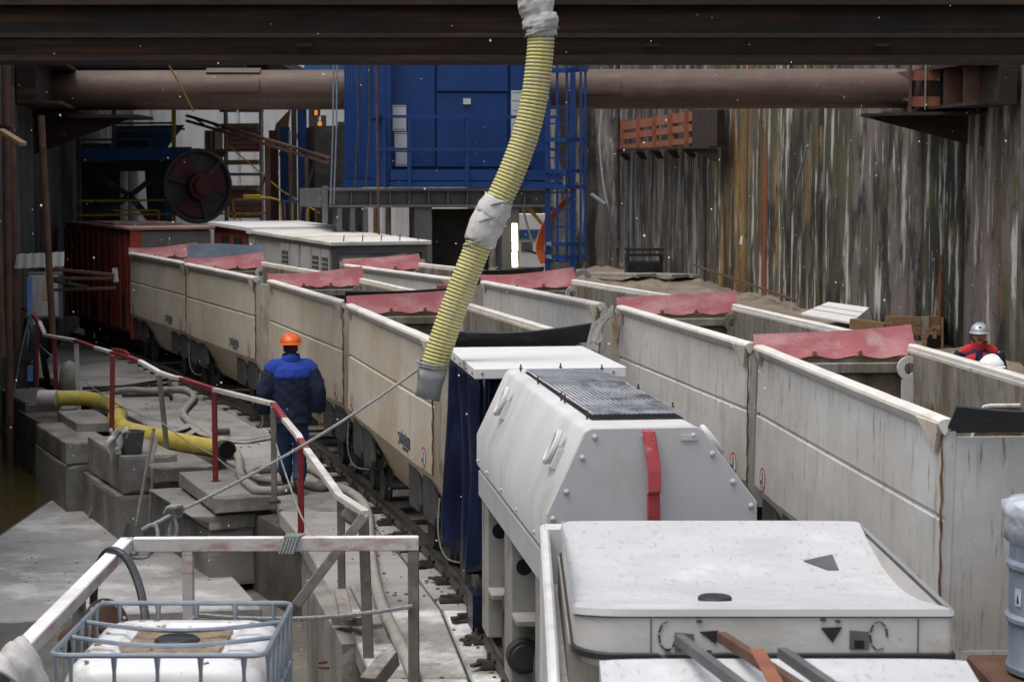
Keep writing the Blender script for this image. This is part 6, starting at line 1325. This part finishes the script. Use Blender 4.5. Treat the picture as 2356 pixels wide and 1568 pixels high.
def helm(name, c, m, parent, tilt=0):
    mb = MB(); rings = []
    for j in range(9):
        ph = math.pi/2*j/8; q = math.cos(ph)
        rings.append([c+V((math.cos(2*math.pi*k/28)*.122*max(q,.02), math.sin(2*math.pi*k/28)*.142*max(q,.02)-.004, .035+math.sin(ph)*.118+(.006*math.cos(2*math.pi*k/14) if 2 < j < 7 else 0))) for k in range(28)])
    mb.loft(rings)
    br = []
    for k in range(28):
        a = 2*math.pi*k/28; e = .02+(.045*max(0, math.sin(a))**2); br.append((math.cos(a), math.sin(a), e))
    mb.loft([[c+V((x*(.118), y*.138-.004, .042)) for x, y, e in br], [c+V((x*(.122+e*.6), y*(.142+e)-.004, .030-.012*max(0,y))) for x, y, e in br], [c+V((x*(.122+e*.6), y*(.142+e)-.004, .024-.012*max(0,y))) for x, y, e in br], [c+V((x*.112, y*.132-.004, .028)) for x, y, e in br]])
    for s in (-1,0,1): mb.tube([c+V((.028*s,.11*math.cos(a)-.004,.038+.118*math.sin(a)+.004)) for a in [math.pi*(.16+.68*k/8) for k in range(9)]], .007, 6)
    return build(name, mb, m, parent, local=True, smooth=True)
def hairmesh(c, parent):
    mb = MB().ball(c+V((0,-.012,.02)), .104, 16, 10, (.80,.93,1.06)); mb.ball(c+V((0,-.05,-.055)), .062, 12, 8, (1.0,.7,.9)); return fuse('hair', mb, K['hair'], parent, .008, 3)
def torso_jacket(mb, hem=.80, sh=1.47, w=.22, extra=1.0):
    mb.tube([(0,0,hem),(0,0,hem+.03),(0,-.005,1.0),(0,-.01,1.2),(0,-.012,1.34),(0,-.012,1.42),(0,-.01,1.475),(0,-.01,1.52)], [(.155,.215),(.165,.232),(.155,.228),(.160,.236),(.155,.245),(.135,.215),(.10,.13),(.075,.085)], 20, ref=(0,1,0))

# worker walking away
PW = gz(672, 1135, 0)
wk = thing('person', 'person in an orange hard hat and dark blue jacket walking away along the walkway', 'person', (PW.x, PW.y, 0), math.radians(10))
LA = [V((-.215,-.01,1.41)), V((-.30,-.03,1.15)), V((-.315,.03,.90)), V((-.315,.03,.90))]
RA = [V((.215,-.01,1.41)), V((.30,-.05,1.15)), V((.31,-.02,.90)), V((.31,-.02,.90))]
RL = [V((.09,0,.90)), V((.10,.05,.50)), V((.07,-.12,.10))]; LL_ = [V((-.09,0,.90)), V((-.07,.16,.52)), V((-.05,.26,.12))]
skin = MB(); HC_ = V((0,.035,1.655)); head(skin, HC_)
skin.tube([(0,0,.86),(0,0,1.1),(0,-.01,1.36),(0,-.01,1.47)], [(.10,.14),(.10,.14),(.10,.17),(.06,.06)], 14, ref=(0,1,0))
for A, s in ((LA,-1),(RA,1)):
    tb(skin, [A[0]*1.0, A[1], A[2]], [.05,.042,.028]); hand(skin, A[2]+V((0,0,-.005)), A[2]-A[1], s)
for Lg in (RL, LL_): tb(skin, [Lg[0], Lg[1], Lg[2]], [.075,.055,.038])
fuse('body', skin, K['skin'], wk, .009, 3)
jk = MB(); torso_jacket(jk)
for A in (LA, RA): tb(jk, [A[0]+V((-.10*A[0].x/abs(A[0].x),0,.03)), A[0]+V((0,0,-.03)), A[0].lerp(A[1],.5), A[1], A[1].lerp(A[2],.6), A[2]+V((0,0,.02))], [.075,.098,.098,.092,.08,.066], 12)
jk.tube([(0,-.01,.795),(0,-.01,.83)], [(.158,.218),(.168,.234)], 20, ref=(0,1,0))
fuse('jacket', jk, K['navy'], wk, .012, 4, .009)
yk = MB(); yk.tube([(0,-.012,1.315),(0,-.012,1.345),(0,-.012,1.42),(0,-.008,1.478),(0,-.006,1.515)], [(.162,.235),(.168,.243),(.150,.225),(.11,.14),(.08,.09)], 20, ref=(0,1,0)); yk.tube([(-.25,-.015,1.375),(-.20,-.015,1.415),(.20,-.015,1.415),(.25,-.015,1.375)], [(.100,.085),(.118,.092),(.118,.092),(.100,.085)], 14)
fuse('yoke', yk, K['royal'], wk, .011, 3, .006)
cl = MB().loft([[V((math.cos(2*math.pi*k/20)*r, math.sin(2*math.pi*k/20)*r*.95-.005, z+(.012*math.sin(2*math.pi*k/20*3)))) for k in range(20)] for r, z in ((.105,1.49),(.108,1.53),(.100,1.575),(.088,1.58),(.086,1.53),(.088,1.49))], cap=False); build('collar', cl, K['royal'], wk, local=True, smooth='all')
tr = MB(); tr.tube([(0,0,.72),(0,0,.9),(0,0,1.0)], [(.11,.155),(.125,.175),(.12,.165)], 16, ref=(0,1,0))
for Lg in (RL, LL_): tb(tr, [Lg[0]+V((0,0,-.02)), Lg[0].lerp(Lg[1],.6), Lg[1], Lg[1].lerp(Lg[2],.5), Lg[1].lerp(Lg[2],.85)], [.105,.095,.086,.082,.074], 12)
fuse('trousers', tr, K['jeans'], wk, .012, 4, .011)
for Lg, tp in ((RL, 1), (LL_, 0)):
    b = MB(); a = Lg[2]; tb(b, [Lg[1].lerp(Lg[2],.62), a+V((0,0,.02)), a+V((0,0,-.02))], [.068,.058,.056], 12)
    dz = -.055
    if tp: b.tube([a+V((0,-.06,.03)), a+V((0,-.01,-.04)), a+V((0,.07,-.06)), a+V((0,.16,-.065)), a+V((0,.19,-.065))], [(.04,.04),(.05,.05),(.042,.05),(.034,.048),(.02,.03)], 12, ref=(0,0,1))
    else: b.tube([a+V((0,-.075,-.075)), a+V((0,-.03,-.068)), a+V((0,.07,-.072)), a+V((0,.16,-.085)), a+V((0,.19,-.09))], [(.03,.03),(.048,.045),(.042,.05),(.030,.048),(.018,.03)], 12, ref=(0,0,1))
    fuse('boot', b, K['boot'], wk, .009, 3)
hairmesh(HC_, wk); hm = helm('helmet', HC_+V((0,-.005,.012)), K['helmet'], wk)
# man in the silver helmet behind the right row, facing the camera
def standing(label, x, y, z, rz, hatm, face=True, red=True):
    t = thing('person', label, 'person', (x, y, z), rz)
    c = V((0,.03,1.655)); sk = MB(); head(sk, c)
    sk.tube([(0,0,.86),(0,0,1.1),(0,-.01,1.36),(0,-.01,1.47)], [(.10,.14),(.10,.14),(.10,.17),(.06,.06)], 14, ref=(0,1,0))
    As = [[V((s*.225,-.01,1.43)), V((s*.30,-.03,1.16)), V((s*.30,.08,.93))] for s in (-1,1)]
    for A, s in zip(As, (-1,1)): tb(sk, A, [.05,.042,.028]); hand(sk, A[2], A[2]-A[1], s)
    Ls = [[V((s*.09,0,.90)), V((s*.10,.02,.5)), V((s*.11,0,.10))] for s in (-1,1)]
    for Lg in Ls: tb(sk, Lg, [.075,.055,.038])
    fuse('body', sk, K['skin'], t, .008, 2)
    jk = MB(); torso_jacket(jk)
    for A in As: tb(jk, [A[0], A[0].lerp(A[1],.5), A[1], A[1].lerp(A[2],.6), A[2]+V((0,0,.02))], [.098,.09,.08,.072,.06], 12)
    fuse('jacket', jk, K['navy'], t, .013, 4, .009)
    if red:
        for s in (-1,1):
            yk = MB().sheet(lambda u, v: (s*(.045+.16*u), .145-.10*u*u+.028*math.sin(v*math.pi)-.055*v*v, 1.28+.17*v-.035*u*v), 8, 8, .015 if s < 0 else -.015)
            build('red_panel', yk, K['redcloth'], t, local=True, smooth='all')
            yk = MB().tube([(s*.05,-.012,1.475),(s*.14,-.014,1.445),(s*.21,-.014,1.405)], [(.075,.075),(.085,.085),(.08,.08)], 12); fuse('shoulder', yk, K['redcloth'], t, .012, 3)
            rb = MB().sheet(lambda u, v: (s*(.04+.185*u), .236-.115*u*u+.006, 1.255+.045*v), 8, 2, .006 if s < 0 else -.006); build('reflective_stripe', rb, K['reflect'], t, local=True)
    cl = MB().loft([[V((math.cos(2*math.pi*k/20)*r, math.sin(2*math.pi*k/20)*r*.95-.005, z-.03*max(0,math.sin(2*math.pi*k/20)))) for k in range(20)] for r, z in ((.108,1.49),(.11,1.53),(.105,1.58),(.09,1.58),(.088,1.53),(.09,1.49))], cap=False); build('collar', cl, K['redcloth'] if red else K['navy'], t, local=True, smooth='all')
    tr = MB(); tr.tube([(0,0,.72),(0,0,.9),(0,0,1.0)], [(.11,.155),(.125,.175),(.12,.165)], 16, ref=(0,1,0))
    for Lg in Ls: tb(tr, [Lg[0]+V((0,0,-.02)), Lg[1], Lg[2]+V((0,0,.02))], [.105,.086,.075], 12)
    fuse('trousers', tr, K['navy'], t, .013, 4)
    for Lg in Ls:
        b = MB(); a = Lg[2]; tb(b, [a+V((0,0,.16)), a, a+V((0,0,-.03))], [.07,.06,.055], 12); b.tube([a+V((0,-.07,-.06)), a+V((0,-.02,-.05)), a+V((0,.08,-.06)), a+V((0,.17,-.068)), a+V((0,.2,-.07))], [(.03,.03),(.048,.045),(.042,.05),(.03,.048),(.018,.03)], 12, ref=(0,0,1)); fuse('boot', b, K['boot'], t, .01, 3)
    if face:
        ey = MB()
        for s in (-1,1): ey.ball(c+V((s*.032,.088,.012)), .010, 8, 6)
        build('eye', ey, K['print'], t, local=True, smooth='all')
        mu = MB().tube([c+V((-.03,.094,-.056)), c+V((0,.106,-.048)), c+V((.03,.094,-.056))], [.006,.009,.006], 7); build('moustache', mu, K['hair'], t, local=True, smooth='all')
    hairmesh(c, t); helm('helmet', c+V((0,-.002,.014)), hatm, t); return t, c
P2 = at(2254, 742, 26.5)
m2, c2 = standing('person in a silver hard hat and red and navy jacket standing by the right wall', P2.x, 26.5, P2.z-1.822, math.radians(168), K['silver'])
em = MB().prism([V((-.022,0,.018)),V((-.008,0,.022)),V((0,0,.016)),V((.008,0,.022)),V((.022,0,.018)),V((.02,0,.0)),V((0,0,-.022)),V((-.02,0,.0))],(0,.008,0)).xf(Matrix.Translation(c2+V((0,.112,.105)))); build('helmet_badge', em, K['print'], m2, local=True)
P3 = at(2286, 817, 21.5)
standing('person in a white hard hat mostly hidden behind the nearest right wagon', P3.x, 21.5, P3.z-1.822, math.radians(60), K['whitehat'], face=True, red=False)
